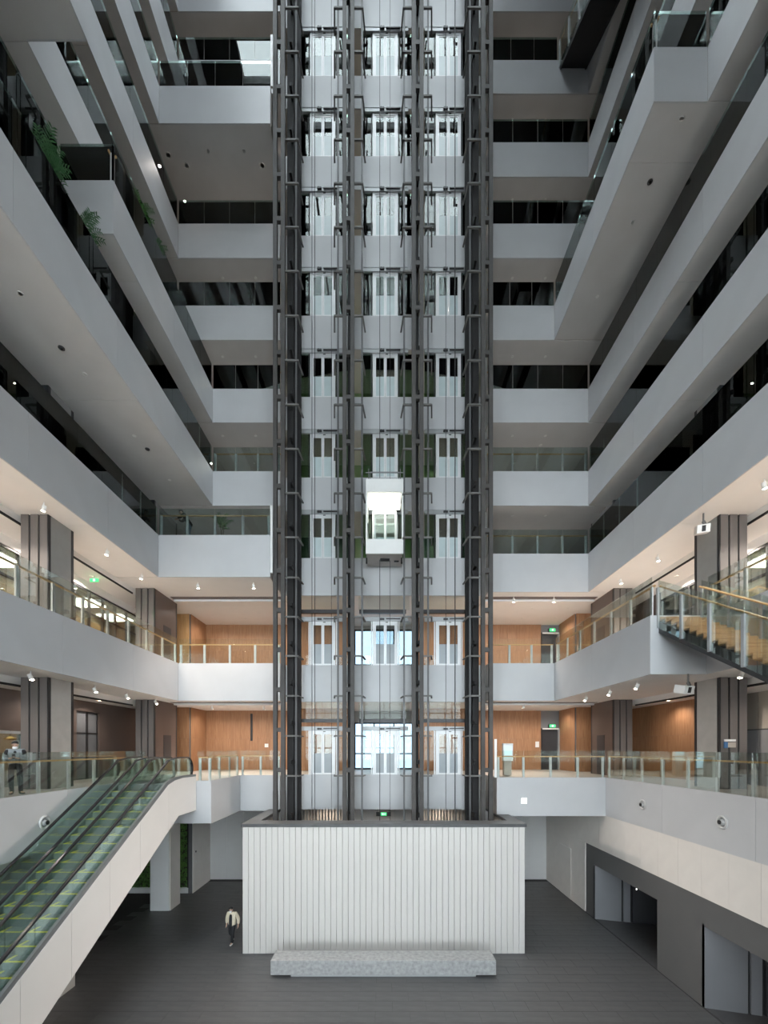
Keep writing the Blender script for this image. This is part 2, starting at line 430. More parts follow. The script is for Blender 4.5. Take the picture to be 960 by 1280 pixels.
# outside ground, front glazed facade and roof skylight; unseen, openings sized for the light
gr = struct(bpart('ground', -60, 60, -70, 60, -0.6, -0.35, M['paving']), 'paving around the building')
fa = struct(wpart('wall_front', MB().box(-18.1, 18.1, -8.2, -7.9, 0, 0.6).box(-18.1, 18.1, -8.2, -7.9, 21.5, 55), M['shell']), 'sill and solid upper wall of the glazed front')
for i in range(13):
    x = -18 + 3 * i
    bpart('mullion', x - 0.06, x + 0.06, -8.2, -7.9, 0.6, 21.5, M['roofbeam'], fa)
for i in range(1, 5): bpart('transom', -18, 18, -8.15, -7.95, 4.6 * i - 0.06, 4.6 * i + 0.06, M['roofbeam'], fa)
wg = struct(bpart('window_3', -18, 18, -8.06, -8.04, 0.6, 21.5, M['glass_w']), 'glazed front behind the viewer')
SA, SB, SY0, SY1, RZ_ = -9.6, 6.4, 2.0, 22.8, 55.0  # unseen opening, set left of centre to darken the left faces
rf = struct(wpart('roof', MB().box(-18.1, SA, -8.2, 30.3, RZ_, RZ_ + .4).box(SB, 18.1, -8.2, 30.3, RZ_, RZ_ + .4).box(SA, SB, SY1, 30.3, RZ_, RZ_ + .4).box(SA, SB, -8.2, SY0, RZ_, RZ_ + .4), M['shell']), 'flat roof around the skylight')
for i in range(8):
    y = SY0 + (SY1 - SY0) * i / 7
    bpart('roof_beam', SA, SB, y - 0.1, y + 0.1, RZ_ - .3, RZ_ + .2, M['roofbeam'], rf)
for i in (1, 2, 3):
    x = SA + (SB - SA) * i / 4
    bpart('roof_beam', x - 0.08, x + 0.08, SY0, SY1, RZ_ - .1, RZ_ + .2, M['roofbeam'], rf)
struct(bpart('window_4', SA, SB, SY0, SY1, RZ_ + .25, RZ_ + .27, M['glass_w']), 'roof skylight over the atrium')

# ------------------------------------------------------------------ ground floor
fl = struct(bpart('floor', -18.1, 18.1, -8.2, 30.3, -0.35, -0.012, M['grout']), 'dark tiled ground floor')
tiles = []
TW, TD = 1.2, 0.6
for j in range(-2, 29):
    y0 = 13.0 + j * TD
    for i in range(-12, 11):
        x0 = i * TW + (j % 2) * 0.6 - 0.3
        x1 = x0 + TW
        if x1 < -13.2 or x0 > 11.25 or y0 + TD > 29.5: continue
        if x0 > -6.4 and x1 < 6.4 and y0 > 18.8: continue
        if abs((x0 + x1) / 2) * 530 / (y0 + .3) > 520: continue
        px = 530 / (y0 + 0.3) * TW
        tiles.append((-px if (y0 > 13.6) else 0, x0, y0))
tiles.sort()
rest = MB()
for n, (k, x0, y0) in enumerate(tiles):
    if n < 290:
        bpart('tile', x0 + 0.004, min(x0 + TW, 11.29) - 0.004 if x0 + TW > 11.29 else x0 + TW - 0.004, y0 + 0.004, y0 + TD - 0.004, -0.012, 0.0, M['tile'], fl)
    else: rest.box(x0 + 0.004, min(x0 + TW, 11.29) - 0.004, y0 + 0.004, y0 + TD - 0.004, -0.012, 0.0)
ro = wpart('far_tiles', rest, M['tile'], fl); ro['kind'] = 'stuff'

# back wall of the ground hall, white panels
wbk = struct(wpart('wall_back', MB().box(-12.2, 11.4, 29.62, 29.9, 0, 5.77), M['core']), 'white panelled back wall of the ground hall')
for i in range(20):
    x0 = -12.1 + i * 1.17
    bpart('wall_panel', x0 + 0.004, x0 + 1.166, 29.5, 29.62, 0.06, 5.76, M['white'], wbk)
# left side wall stub and living wall
wls = struct(wpart('wall_left', MB().box(-12.4, -12.14, 26.85, 29.62, 0, 5.77), M['core']), 'white side wall beside the living wall')
for i in range(2):
    y0 = 26.85 + i * 1.33
    bpart('wall_panel', -12.14, -12.1, y0 + 0.004, y0 + 1.326, 0.0, 5.75, M['beige'], wls)
for (y, z, r) in [(27.25, 2.55, .06), (27.25, 1.9, .06), (27.7, 2.3, .04), (27.7, 1.15, .05)]:
    wpart('wall_button', MB().tube([(-12.1, y, z), (-12.07, y, z)], r, 12), M['trimd'] if y < 27.5 and z > 2.2 else M['wlamp'], wls)
gw = thing('living_wall', 'green living wall of small leaves behind the white ground floor column', 'plant wall', (-14, 26.95, 0))
bpart('backing_board', -17.0, -12.45, 26.98, 27.1, 0.35, 5.7, M['soil'], gw)
bpart('kick_board', -17.0, -12.42, 26.85, 27.05, 0, 0.35, M['white'], gw)
for x in (-13.55, -12.42): bpart('steel_post', x - 0.04, x + 0.04, 26.84, 26.98, 0.35, 5.7, M['steel_d'], gw)
lf = MB()
for i in range(5200):
    x = random.uniform(-16.9, -12.5); z = random.uniform(0.36, 5.68); s = random.uniform(0.05, 0.11)
    c = Vector((x, 26.95 - random.uniform(0, 0.07), z)); a = random.uniform(0, 2 * PI)
    u = Vector((math.cos(a), random.uniform(-.6, .2), math.sin(a))) * s; v = Vector((-math.sin(a), random.uniform(-.6, .2), math.cos(a))) * s * 0.6
    lf.add([c - u, c + v, c + u, c - v], [(0, 1, 2, 3)])
lo = wpart('foliage', lf, M['moss'], gw); lo['kind'] = 'stuff'
# white column under the gallery, left
gc = thing('column', 'white square column under the escalator in front of the living wall', 'column', (-12.6, 24.5, 0))
bpart('shaft', -13.15, -12.12, 23.94, 25.1, 0, 5.74, M['clad_l'], gc, 0.01)
bpart('front_panel', -13.18, -12.14, 23.9, 23.94, 0.02, 5.73, M['white'], gc)
bpart('side_panel', -12.12, -12.06, 23.94, 25.08, 0.02, 5.73, M['beige'], gc)
# right side wall of the ground hall
wr = struct(wpart('wall_right', MB().box(11.36, 11.6, 23.85, 29.62, 0, 5.77).box(11.36, 11.6, -6, 23.85, 3.9, 5.77), M['core']), 'pale panels over dark recesses, right wall of the ground hall')
y = 29.5; ys = []
while y > 5:
    ys.append(y); y -= 1.2
for a, b in zip(ys[1:], ys):
    lo_, hi_ = a + 0.004, b - 0.004
    if hi_ <= 23.85: bpart('wall_panel', 11.3, 11.36, lo_, hi_, 3.9, 5.75, M['beige'], wr)
    elif lo_ >= 23.8: bpart('wall_panel', 11.3, 11.36, lo_, hi_, 0.03, 5.75, M['beige'], wr)
    else:
        bpart('wall_panel', 11.3, 11.36, lo_, hi_, 3.9, 5.75, M['beige'], wr); bpart('wall_panel', 11.3, 11.36, 23.82, hi_, 0.03, 3.89, M['beige'], wr)
bpart('access_door', 11.285, 11.3, 25.6, 27.2, 0.03, 3.1, M['beige'], wr)
# dark lower wall with two recesses
wd = struct(wpart('wall_right', MB().box(11.34, 11.5, 22.8, 23.8, 0, 3.88).box(11.34, 11.5, 15.0, 17.6, 0, 3.88).box(11.34, 11.5, 17.6, 22.8, 2.9, 3.88)
    .box(11.34, 11.5, 9.0, 15.0, 2.88, 3.88).box(11.34, 11.5, -6, 9.0, 0, 3.88), M['dgrey']), 'dark grey lower wall with two deep recesses')
wpart('ceiling_board', MB().box(11.5, 15, 9, 23.8, 2.95, 3.05), M['dgrey'], wd)
for (yf, yn) in ((22.8, 17.6), (15.0, 9.0)):
    # splayed far jamb in three leaves with dark grooves
    X = [11.34, 12.58, 12.68, 12.98, 13.10, 14.6]
    def jy(x): return yf - (x - 11.34) * 0.28
    for i, mm in ((0, M['mgrey']), (2, M['mgrey']), (4, M['bdoor'])):
        a, b = X[i], X[i + 1]
        wpart('jamb_panel', MB().prism([(a, jy(a)), (b, jy(b)), (b, jy(b) + .12), (a, jy(a) + .12)], 0.005, 2.94), mm, wd)
    for i in (1, 3):
        a, b = X[i], X[i + 1]
        wpart('groove', MB().prism([(a, jy(a) + .08), (b, jy(b) + .08), (b, jy(b) + .2), (a, jy(a) + .2)], 0.005, 2.94), M['black'], wd)
    bpart('back_panel', 14.5, 14.6, yn - 0.2, yf, 0, 2.95, M['bdoor'], wd)
    bpart('near_jamb', 11.5, 14.6, yn - 0.25, yn - 0.1, 0, 2.95, M['bdoor'], wd)
    bpart('recess_floor', 11.36, 14.5, yn, yf, -0.01, 0.004, M['rim'], wd)
# small white signs inside the recesses
def lift_sign(x, y, z, label, w):
    t = thing('wall_sign', label, 'sign', (x, y, z))
    bpart('sign_plate', x - w / 2, x + w / 2, y - 0.03, y, z - w / 2, z + w / 2, M['black'], t)
    tx = bpy.data.curves.new('letter', 'FONT'); tx.body = 'B'; tx.size = w * 0.95; tx.extrude = 0.004; tx.align_x = 'CENTER'; tx.align_y = 'CENTER'
    tx.materials.append(M['sign_w'])
    o = bpy.data.objects.new('letter', tx); COL.objects.link(o)
    me = bpy.data.meshes.new_from_object(o); bpy.data.objects.remove(o); bpy.data.curves.remove(tx)
    obj('letter', me, t, (0, -0.04, 0), (PI / 2, 0, 0))
lift_sign(13.28, 14.36, 1.85, 'small white letter sign on the dark door of the nearer right recess', 0.2)
lift_sign(13.2, 22.2, 1.22 + .6, 'tiny white letter sign on the dark door of the farther right recess', 0.14)

# ------------------------------------------------------------------ white ribbed enclosure round the lift pit
en = thing('enclosure_wall', 'white ribbed channel glass enclosure with dark rim around the lift pit', 'wall', (0, 18.9, 0))
wpart('backing_wall', MB().box(-6.2, 6.18, 19.02, 19.3, 0, 5.5).box(-6.2, -5.95, 19.3, 24.0, 0, 5.5).box(5.95, 6.18, 19.3, 24.0, 0, 5.5), M['seam'], en)
nP = 48; w = 12.59 / nP
for i in range(nP):
    x0 = -6.31 + i * w
    bpart('glass_channel', x0 + 0.005, x0 + w - 0.005, 18.9, 19.02, 0.03, 5.68, M['profilit'], en, 0.013)
for i in range(19):
    y0 = 19.04 + i * 0.26
    bpart('glass_channel', -6.31, -6.2, y0 + 0.008, y0 + 0.252, 0.03, 5.68, M['profilit'], en, 0.02)
    bpart('glass_channel', 6.18, 6.29, y0 + 0.008, y0 + 0.252, 0.03, 5.68, M['profilit'], en, 0.02)
wpart('rim', MB().box(-6.36, 6.34, 18.86, 19.8, 5.68, 5.82).box(-6.36, -5.75, 19.8, 24.0, 5.68, 5.82).box(5.75, 6.34, 19.8, 24.0, 5.68, 5.82), M['rim'], en)
wpart('base_strip', MB().box(-6.3, 6.28, 18.93, 19.1, 0, 0.03).box(-6.3, -6.1, 19.1, 24, 0, .03).box(6.1, 6.28, 19.1, 24, 0, .03), M['rail'], en)
# bench
be = thing('bench', 'long grey granite bench in front of the white enclosure', 'bench', (0, 17.4, 0))
bpart('seat', -4.55, 4.5, 17.0, 17.87, 0.09, 0.67, M['bench'], be, 0.015)
bpart('plinth', -3.75, 3.7, 17.06, 17.8, 0, 0.09, M['header'], be)

# ------------------------------------------------------------------ lift shaft frame
CX = [-5.385, -1.826, 1.728, 5.283]
NAMES = ['leftmost', 'second from the left', 'third from the left', 'rightmost']
YC = 21.7
RZ = []
for lv in range(2, 12):
    z0 = TOP[lv]; z1 = TOP[lv + 1] if lv < 11 else 54
    k = 3 if z1 - z0 > 5.5 else 2
    RZ += [z0 + (z1 - z0) * (i + .18) / k for i in range(k)]
RZ = [1.0, 3.2, 5.3] + RZ
for ci, cx in enumerate(CX):
    t = thing('ladder_column', f'grey twin-leg steel ladder column of the lift shaft, {NAMES[ci]} of four', 'column', (cx, YC, 0))
    for s in (-1, 1):
        x = cx + s * 0.2
        bpart('leg', x - 0.1, x + 0.1, YC, YC + 0.22, 7.0, 54.6, M['steel'], t)
        bpart('foot_sleeve', x - 0.105, x + 0.105, YC - 0.015, YC + 0.235, 0, 7.0, M['steel'], t)
        bpart('splice_plate', x - 0.07, x + 0.07, YC - 0.03, YC - 0.012, 6.95, 7.4, M['steel'], t)
    wpart('web_back', MB().box(cx - 0.1, cx + 0.1, YC + 0.75, YC + 0.8, 0, 54.6), M['black'], t) if ci in (1, 2) else None
    for z in RZ: bpart('rung', cx - 0.1, cx + 0.1, YC + 0.02, YC + 0.2, z - 0.11, z + 0.11, M['steel'], t)
    # rear leg of the same frame and its ties
    rx = cx + (0.55 if ci == 0 else -0.55 if ci == 3 else 0.05)
    rw = 0.24 if ci in (0, 3) else 0.13
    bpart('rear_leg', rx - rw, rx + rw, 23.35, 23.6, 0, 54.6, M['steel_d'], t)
    if ci in (0, 3):
        s = 1 if ci == 0 else -1
        bpart('side_column', rx - s * 0.12 - 0.16, rx - s * 0.12 + 0.16, 22.4, 22.75, 0, 54.6, M['steel_d'], t)
    for z in RZ:
        for s in ((1,) if ci == 0 else (-1,) if ci == 3 else (-1, 1)):
            a = cx + s * 0.3; b = cx + s * (0.95 if ci in (0, 3) else 0.72)
            mb = MB().box(min(a, b), max(a, b), YC + 0.12, YC + 0.2, z - 0.35, z - 0.27)
            e = b + s * 0.1
            mb.prism([(b - 0.04, YC + 0.12), (b + 0.04, YC + 0.12), (e + 0.04, YC + 1.0), (e - 0.04, YC + 1.0)], z - 0.35, z - 0.29)
            wpart('rail_bracket', mb, M['bracket'], t)
        bpart('tie_beam', rx - 0.06, rx + 0.06, YC + 0.2, 23.4, z + 0.3, z + 0.5, M['steel_d'], t)
# guide rails and cables
BX = [-3.6, -0.05, 3.5]; BN = ['left', 'middle', 'right']
for bi, bx in enumerate(BX):
    for s, sn in ((-1, 'left'), (1, 'right')):
        x = bx + s * 1.13 
        tag(wpart('guide_rail', MB().box(x - 0.05, x + 0.05, 22.78, 22.8, 0, 54.7).box(x - 0.015, x + 0.015, 22.72, 22.78, 0, 54.7).box(x - .045, x - .035, 22.8, 22.84, 0, 54.7), M['rail']),
            f'thin steel lift guide rail at the {sn} edge of the {BN[bi]} shaft bay', 'rail')
cab = [(-3.62, 22.2, 0.018, 0), (-3.78, 22.25, 0.018, 0), (-2.78, 22.4, 0.012, 0), (-0.22, 22.3, 0.018, 0), (0.32, 22.4, 0.012, 0), (3.25, 22.3, 0.014, 2), (3.72, 22.2, 0.028, 2)]
lab = ['thin black lift cable, second from the left of the left bay', 'thin black lift cable, first of the pair in the left bay', 'thin black lift cable at the right of the left bay',
       'black trailing cable running behind the lift car in the middle bay', 'thin black lift cable right of centre in the middle bay', 'thin black lift cable left of centre in the right bay', 'thick black lift cable in the right bay']
for (x, y, r, _), l in zip(cab, lab):
    if 'middle' in l:
        # below and above the car only
        o = wpart('lift_cable', MB().tube([(x, y, 0.0), (x, y, 19.1)], r, 6).tube([(x, y, 23.4), (x, y, 54.7)], r, 6), M['cable'])
    else: o = wpart('lift_cable', MB().tube([(x, y, 0.0), (x, y, 54.7)], r, 6), M['cable'])
    tag(o, l, 'cable')

# ------------------------------------------------------------------ landings, doors and lobbies
def center_slab(lv):
    sl = struct(bpart('floor_slab', -XS, XS, 24.06, YE, BOT[lv] + 0.03, TOP[lv] - 0.02, M['deck']), f'lift landing slab of the {ORD[lv]} floor')
    e = [-XS, -1.83, 1.73, XS]
    for a, b in zip(e, e[1:]):
        bpart('fascia_panel', a + 0.005, b - 0.005, 24.0, 24.05, BOT[lv], TOP[lv], M['band'], sl)
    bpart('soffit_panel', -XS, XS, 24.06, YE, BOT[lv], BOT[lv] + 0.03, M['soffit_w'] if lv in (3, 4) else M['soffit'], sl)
for lv in range(2, 12): center_slab(lv)
def make_door(upper):
    t = thing('lift_door', 'x', 'door', (0, 0, 0))
    Y0 = 0.0
    H = 2.48
    fr = MB().box(-0.71, -0.60, Y0, 0.10, 0, H).box(0.60, 0.71, Y0, 0.10, 0, H).box(-0.60, 0.60, Y0, 0.10, H - 0.13, H)
    obj('door_frame', mesh('door_frame', fr, M['doorframe']), t)
    for s in (-1, 1):
        a, b = (-0.60, -0.005) if s < 0 else (0.005, 0.60)
        st = 0.075
        lf = MB().box(a, a + st, 0.02, 0.06, 0.01, H - 0.13).box(b - st, b, 0.02, 0.06, 0.01, H - 0.13).box(a + st, b - st, 0.02, 0.06, 0.01, 0.09).box(a + st, b - st, 0.02, 0.06, H - 0.21, H - 0.13)
        l = obj('door_leaf', mesh('door_leaf', lf, M['doorframe']), t)
        obj('upper_pane', mesh('upper_pane', MB().box(a + st, b - st, 0.035, 0.045, 1.2, H - 0.21), M['glass_d']), l)
        obj('lower_pane', mesh('lower_pane', MB().box(a + st, b - st, 0.035, 0.045, 0.09, 1.2), M['frost'] if upper else M['frost_g']), l)
        x0, x1 = (-1.35, -0.72) if s < 0 else (0.72, 1.5)
        obj('side_glass', mesh('side_glass', MB().box(x0, x1, 0.06, 0.075, 0.0, H), M['glass_g'] if upper else M['glass_c']), t)
        obj('side_mullion', mesh('side_mullion', MB().box(s * 0.78 - 0.03, s * 0.78 + 0.03, 0.03, 0.12, 0, H), M['black'] if upper else M['doorframe']), t)
    hd = MB().box(-1.35, 1.3, -0.06, 0.10, H, H + 0.22).box(-1.3, 1.25, -0.08, -0.06, H + 0.20, H + 0.235)
    obj('header', mesh('header', hd, M['header']), t)
    op = MB().box(-0.30, -0.05, -0.14, -0.06, H + 0.06, H + 0.15).box(0.05, 0.85, -0.12, -0.06, H + 0.10, H + 0.15).tube([(-0.22, -0.15, H + 0.1), (-0.22, -0.06, H + 0.1)], 0.06, 10).tube([(-0.1, -0.15, H + 0.1), (-0.1, -0.06, H + 0.1)], 0.05, 10).box(0.02, 0.16, -0.02, -0.003, H - 0.07, H - 0.03)
    obj('door_operator', mesh('door_operator', op, M['trimd']), t)
    return t
proto = {True: make_door(True), False: make_door(False)}
first = {True: True, False: True}
DX = [-3.47, 0.07, 3.65]
for lv in range(2, 11):
    up = lv >= 4
    for bi in range(3):
        t = proto[up] if first[up] else copy_tree(proto[up]); first[up] = False
        t.location = (DX[bi], 24.02, TOP[lv])
        tag(t, f'glazed two-leaf lift landing door, {BN[bi]} bay, {ORD[lv]} gallery level', 'door', 'lift landing doors')
    # lobby behind
    zc = BOT[lv + 1]; z0 = TOP[lv]
    if up:
        for bi in range(3):
            mm = M['olive'] if (lv in (5, 6, 7) or bi == 1) else M['green_d']
            a, b = [(-XS, -1.83), (-1.83, 1.73), (1.73, XS)][bi]
            wallbox('wall_lobby', a, b, 27.0, 27.15, z0, zc, m=mm, label=f'lobby wall behind the {BN[bi]} lift door of the {ORD[lv]} level')
        wallbox('wall_lobby_left', -5.85, -5.75, 24.1, YE, z0, zc, m=M['wall_up'], label=f'left end wall of the {ORD[lv]} lift lobby')
        wallbox('wall_lobby_right', 5.75, 5.85, 24.1, YE, z0, zc, m=M['wall_up'], label=f'right end wall of the {ORD[lv]} lift lobby')
    else:
        for bi in (0, 2):
            a, b = [(-XS, -2.1), 0, (2.1, XS)][bi]
            wo = struct(bpart('wall_lobby', a, b, 28.1, 28.2, z0, zc, M['core']), f'wood lobby wall behind the {BN[bi]} lift door of the {ORD[lv]} level')
            for i in range(4):
                x0 = a + (b - a) * i / 4
                bpart('wood_panel', x0 + 0.004, x0 + (b - a) / 4 - 0.004, 28.04, 28.1, z0, zc, M['wood'], wo)
        for bi in range(3):   # beam above the doors of the tall floors
            bm_ = struct(bpart('beam', BX[bi] - 1.35, BX[bi] + 1.3, 24.0, 24.2, z0 + 2.95, z0 + 3.15, M['trimd']), f'dark beam over the {BN[bi]} lift door, {ORD[lv]} level')
            bpart('upper_glass', BX[bi] - 1.4, BX[bi] + 1.5, 24.1, 24.115, z0 + 3.15, zc, M['glass_c'], bm_)
# ground lobby slats behind the pit
for bi in (0, 2):
    sc = thing('slat_screen', f'vertical pale timber slat screen under the {BN[bi]} lift bay', 'screen', (BX[bi], 27.5, 0))
    for i in range(16):
        x = BX[bi] - 1.5 + i * 0.2
        bpart('slat', x - 0.05, x + 0.05, 27.5, 27.6, 0, 5.7, M['taupe_p'], sc)
ex = thing('exit_sign', 'green hanging exit sign below the middle lift bay', 'sign', (-0.1, 26.0, 5.0))
bpart('sign_box', -0.48, 0.42, 26.0, 26.06, 5.02, 5.28, M['trimd'], ex); bpart('sign_face', -0.2, 0.16, 25.985, 26.0, 5.05, 5.25, M['exit'], ex)
wpart('arrow', MB().prism([(-0.14, 5.15), (-0.05, 5.22), (-0.05, 5.17), (0.1, 5.17), (0.1, 5.13), (-0.05, 5.13), (-0.05, 5.08)], 25.975, 25.985, 'y'), M['exitw'], ex)
wpart('hanger', MB().box(-0.4, -0.38, 26.02, 26.04, 5.28, 5.74).box(0.32, 0.34, 26.02, 26.04, 5.28, 5.74), M['trimd'], ex)

# ------------------------------------------------------------------ lift car
lc = thing('lift_car', 'white glass-fronted lift car with lit ceiling in the middle bay', 'lift', (0.05, 22.0, 19.3))
x0, x1, zb, zt = -0.90, 1.05, 19.29, 23.17
x0, x1 = -0.95, 1.0
bpart('top_fascia', x0, x1, 22.0, 22.1, 22.5, zt, M['cabwhite'], lc, 0.01)
bpart('lower_apron', x0, x1, 22.0, 22.1, zb, 20.05, M['cabwhite'], lc, 0.01)
wpart('side_frame', MB().box(x0, x0 + 0.08, 22.0, 23.65, 20.05, 22.5).box(x1 - 0.08, x1, 22.0, 22.1, 20.05, 22.5).box(x1 - 0.05, x1, 22.1, 23.65, 22.4, 22.5), M['cabwhite'], lc)
bpart('front_glass', x0 + 0.08, x1 - 0.08, 22.03, 22.045, 20.05, 22.5, M['glass_w'], lc)
bpart('ceiling_light', x0 + 0.12, x1 - 0.12, 22.12, 23.55, 22.42, 22.47, M['panel_l'], lc)
wpart('roof', MB().box(x0, x1, 22.1, 23.65, 22.55, 22.75), M['cabgrey'], lc)
wpart('floor_tray', MB().box(x0 + 0.02, x1 - 0.02, 22.1, 23.65, 19.35, 20.0), M['cabgrey'], lc)
wpart('underside_box', MB().box(-0.2, 0.3, 22.7, 22.95, 19.3, 19.36).box(0.55, 0.8, 22.95, 23.05, 19.3, 19.36), M['black'], lc)
wpart('guide_shoe', MB().box(x0 - 0.02, x0 + .06, 22.6, 22.8, 19.1, 19.34).box(x1 - .1, x1 - 0.01, 22.6, 22.8, 19.1, 19.34).box(x0 - .02, x0 + .05, 22.6, 22.8, 23.2, 23.5).box(x1 - .1, x1 - .01, 22.6, 22.8, 23.2, 23.5), M['steel_d'], lc)
wpart('roof_guard', MB().tube([(x0, 22.1, 23.55), (x1, 22.1, 23.55)], 0.025, 8).tube([(x0 + .2, 22.9, 24.1), (x1 - .2, 22.9, 24.1)], 0.025, 8).tube([(x0 + .15, 22.1, 22.75), (x0 + .15, 22.1, 23.75)], 0.025, 8).tube([(x1 - .15, 22.1, 22.75), (x1 - .15, 22.1, 23.75)], 0.025, 8)
      .tube([(x0 + .2, 22.9, 22.75), (x0 + .2, 22.9, 24.1)], 0.02, 8).tube([(x1 - .2, 22.9, 22.75), (x1 - .2, 22.9, 24.1)], 0.02, 8), M['rail'], lc)
wpart('inner_rail', MB().tube([(x0 + .1, 22.2, 20.95), (x0 + .1, 23.5, 20.95)], 0.025, 8).tube([(x1 - .1, 22.2, 20.95), (x1 - .1, 23.5, 20.95)], 0.025, 8), M['rail'], lc)
bw = wpart('car_door', MB().box(x0 + 0.3, x1 - 0.3, 23.58, 23.65, 22.2, 22.4).box(x0 + 0.3, x0 + .4, 23.58, 23.65, 20.0, 22.2).box(x1 - .4, x1 - .3, 23.58, 23.65, 20.0, 22.2).box(0.02, 0.1, 23.58, 23.65, 20.0, 22.2), M['cabwhite'], lc)
bpart('door_pane', x0 + .4, x1 - .4, 23.6, 23.61, 20.0, 22.2, M['glass_w'], bw)
light('car_lamp', 'AREA', (0, 0.85, 3.05), 14, (1.0, 0.98, 0.85), lc, 1.4)

# ------------------------------------------------------------------ cladded columns of the side galleries
def clad_column(sg, y0, y1, lv, label):
    t = thing('clad_column', label, 'column', (sg * 12.9, (y0 + y1) / 2, TOP[lv]))
    z0, z1 = TOP[lv] - 0.02, BOT[lv + 1] + 0.02
    xi, xo = sg * 12.4, sg * 13.45
    up = lv >= 4
    lo_, hi_ = min(xi, xo), max(xi, xo)
    bpart('core', lo_ + 0.05, hi_ - 0.05, y0 + 0.05, y1 - 0.05, z0, z1, M['trimd'], t)
    for i in range(3):
        a = lo_ + (hi_ - lo_) * i / 3 + 0.035; b = lo_ + (hi_ - lo_) * (i + 1) / 3 - 0.035
        bpart('front_panel', a, b, y0, y0 + 0.05, z0, z1, M['clad_d'] if up else M['clad'], t)
    ms = M['clad_d'] if up else M['brown'] if y1 - y0 > 2 else (M['clad_l'] if lv == 2 else M['clad_g'])
    xs = xi - sg * 0.0
    bpart('side_panel', min(xs, xs + sg * 0.05), max(xs, xs + sg * 0.05), y0 + 0.14, y1 - 0.14, z0, z1, ms if not up else M['wall_up'], t)
    bpart('corner_trim', min(xs, xs + sg * .045), max(xs, xs + sg * .045), y0 + 0.0, y0 + 0.12, z0, z1, M['trimd'], t)
    bpart('corner_trim', min(xs, xs + sg * .045), max(xs, xs + sg * .045), y1 - 0.12, y1, z0, z1, M['trimd'], t)
    if y1 - y0 > 2 and not up:
        bpart('service_door', min(xs - sg * .02, xs), max(xs - sg * .02, xs), y0 + 0.95, y0 + 1.75, z0 + 0.02, z0 + 2.25, M['bdoor'], t)
for lv in range(2, 11):
    for sg, sn in ((-1, 'left'), (1, 'right')):
        fin = 'taupe clad' if lv < 4 else 'dark clad'
        clad_column(sg, 15.66, 16.94, lv, f'{fin} square column on the {ORD[lv]} gallery, {sn} side, nearer one')
        clad_column(sg, 22.9, 25.4, lv, f'{fin} broad column on the {ORD[lv]} gallery, {sn} side, farther one')
        if lv == 2: pass

# ------------------------------------------------------------------ lower galleries: walls, ceilings, wood
def wood_wall_y(name, xa, xb, y, z0, z1, m, label, faces=-1):
    """wall facing the camera, split in boards, two rows"""
    wo = struct(bpart(name, xa, xb, y, y + 0.1, z0, z1, M['core']), label)
    k = max(1, round((xb - xa) / 0.6)); zs = [z0, z0 + 2.15, z1]
    for i in range(k):
        a = xa + (xb - xa) * i / k; b = xa + (xb - xa) * (i + 1) / k
        for c, d in zip(zs, zs[1:]): bpart('wood_panel', a + 0.003, b - 0.003, y - 0.04, y, c + 0.003, d - 0.003, m, wo)
    return wo
def wood_wall_x(name, x, sg, ya, yb, z0, z1, m, label):
    wo = struct(bpart(name, min(x, x + sg * .1), max(x, x + sg * .1), ya, yb, z0, z1, M['core']), label)
    k = max(1, round((yb - ya) / 0.6)); zs = [z0, z0 + 2.15, z1]
    for i in range(k):
        a = ya + (yb - ya) * i / k; b = ya + (yb - ya) * (i + 1) / k
        for c, d in zip(zs, zs[1:]): bpart('wood_panel', min(x, x - sg * .04), max(x, x - sg * .04), a + 0.003, b - 0.003, c + 0.003, d - 0.003, m, wo)
    return wo
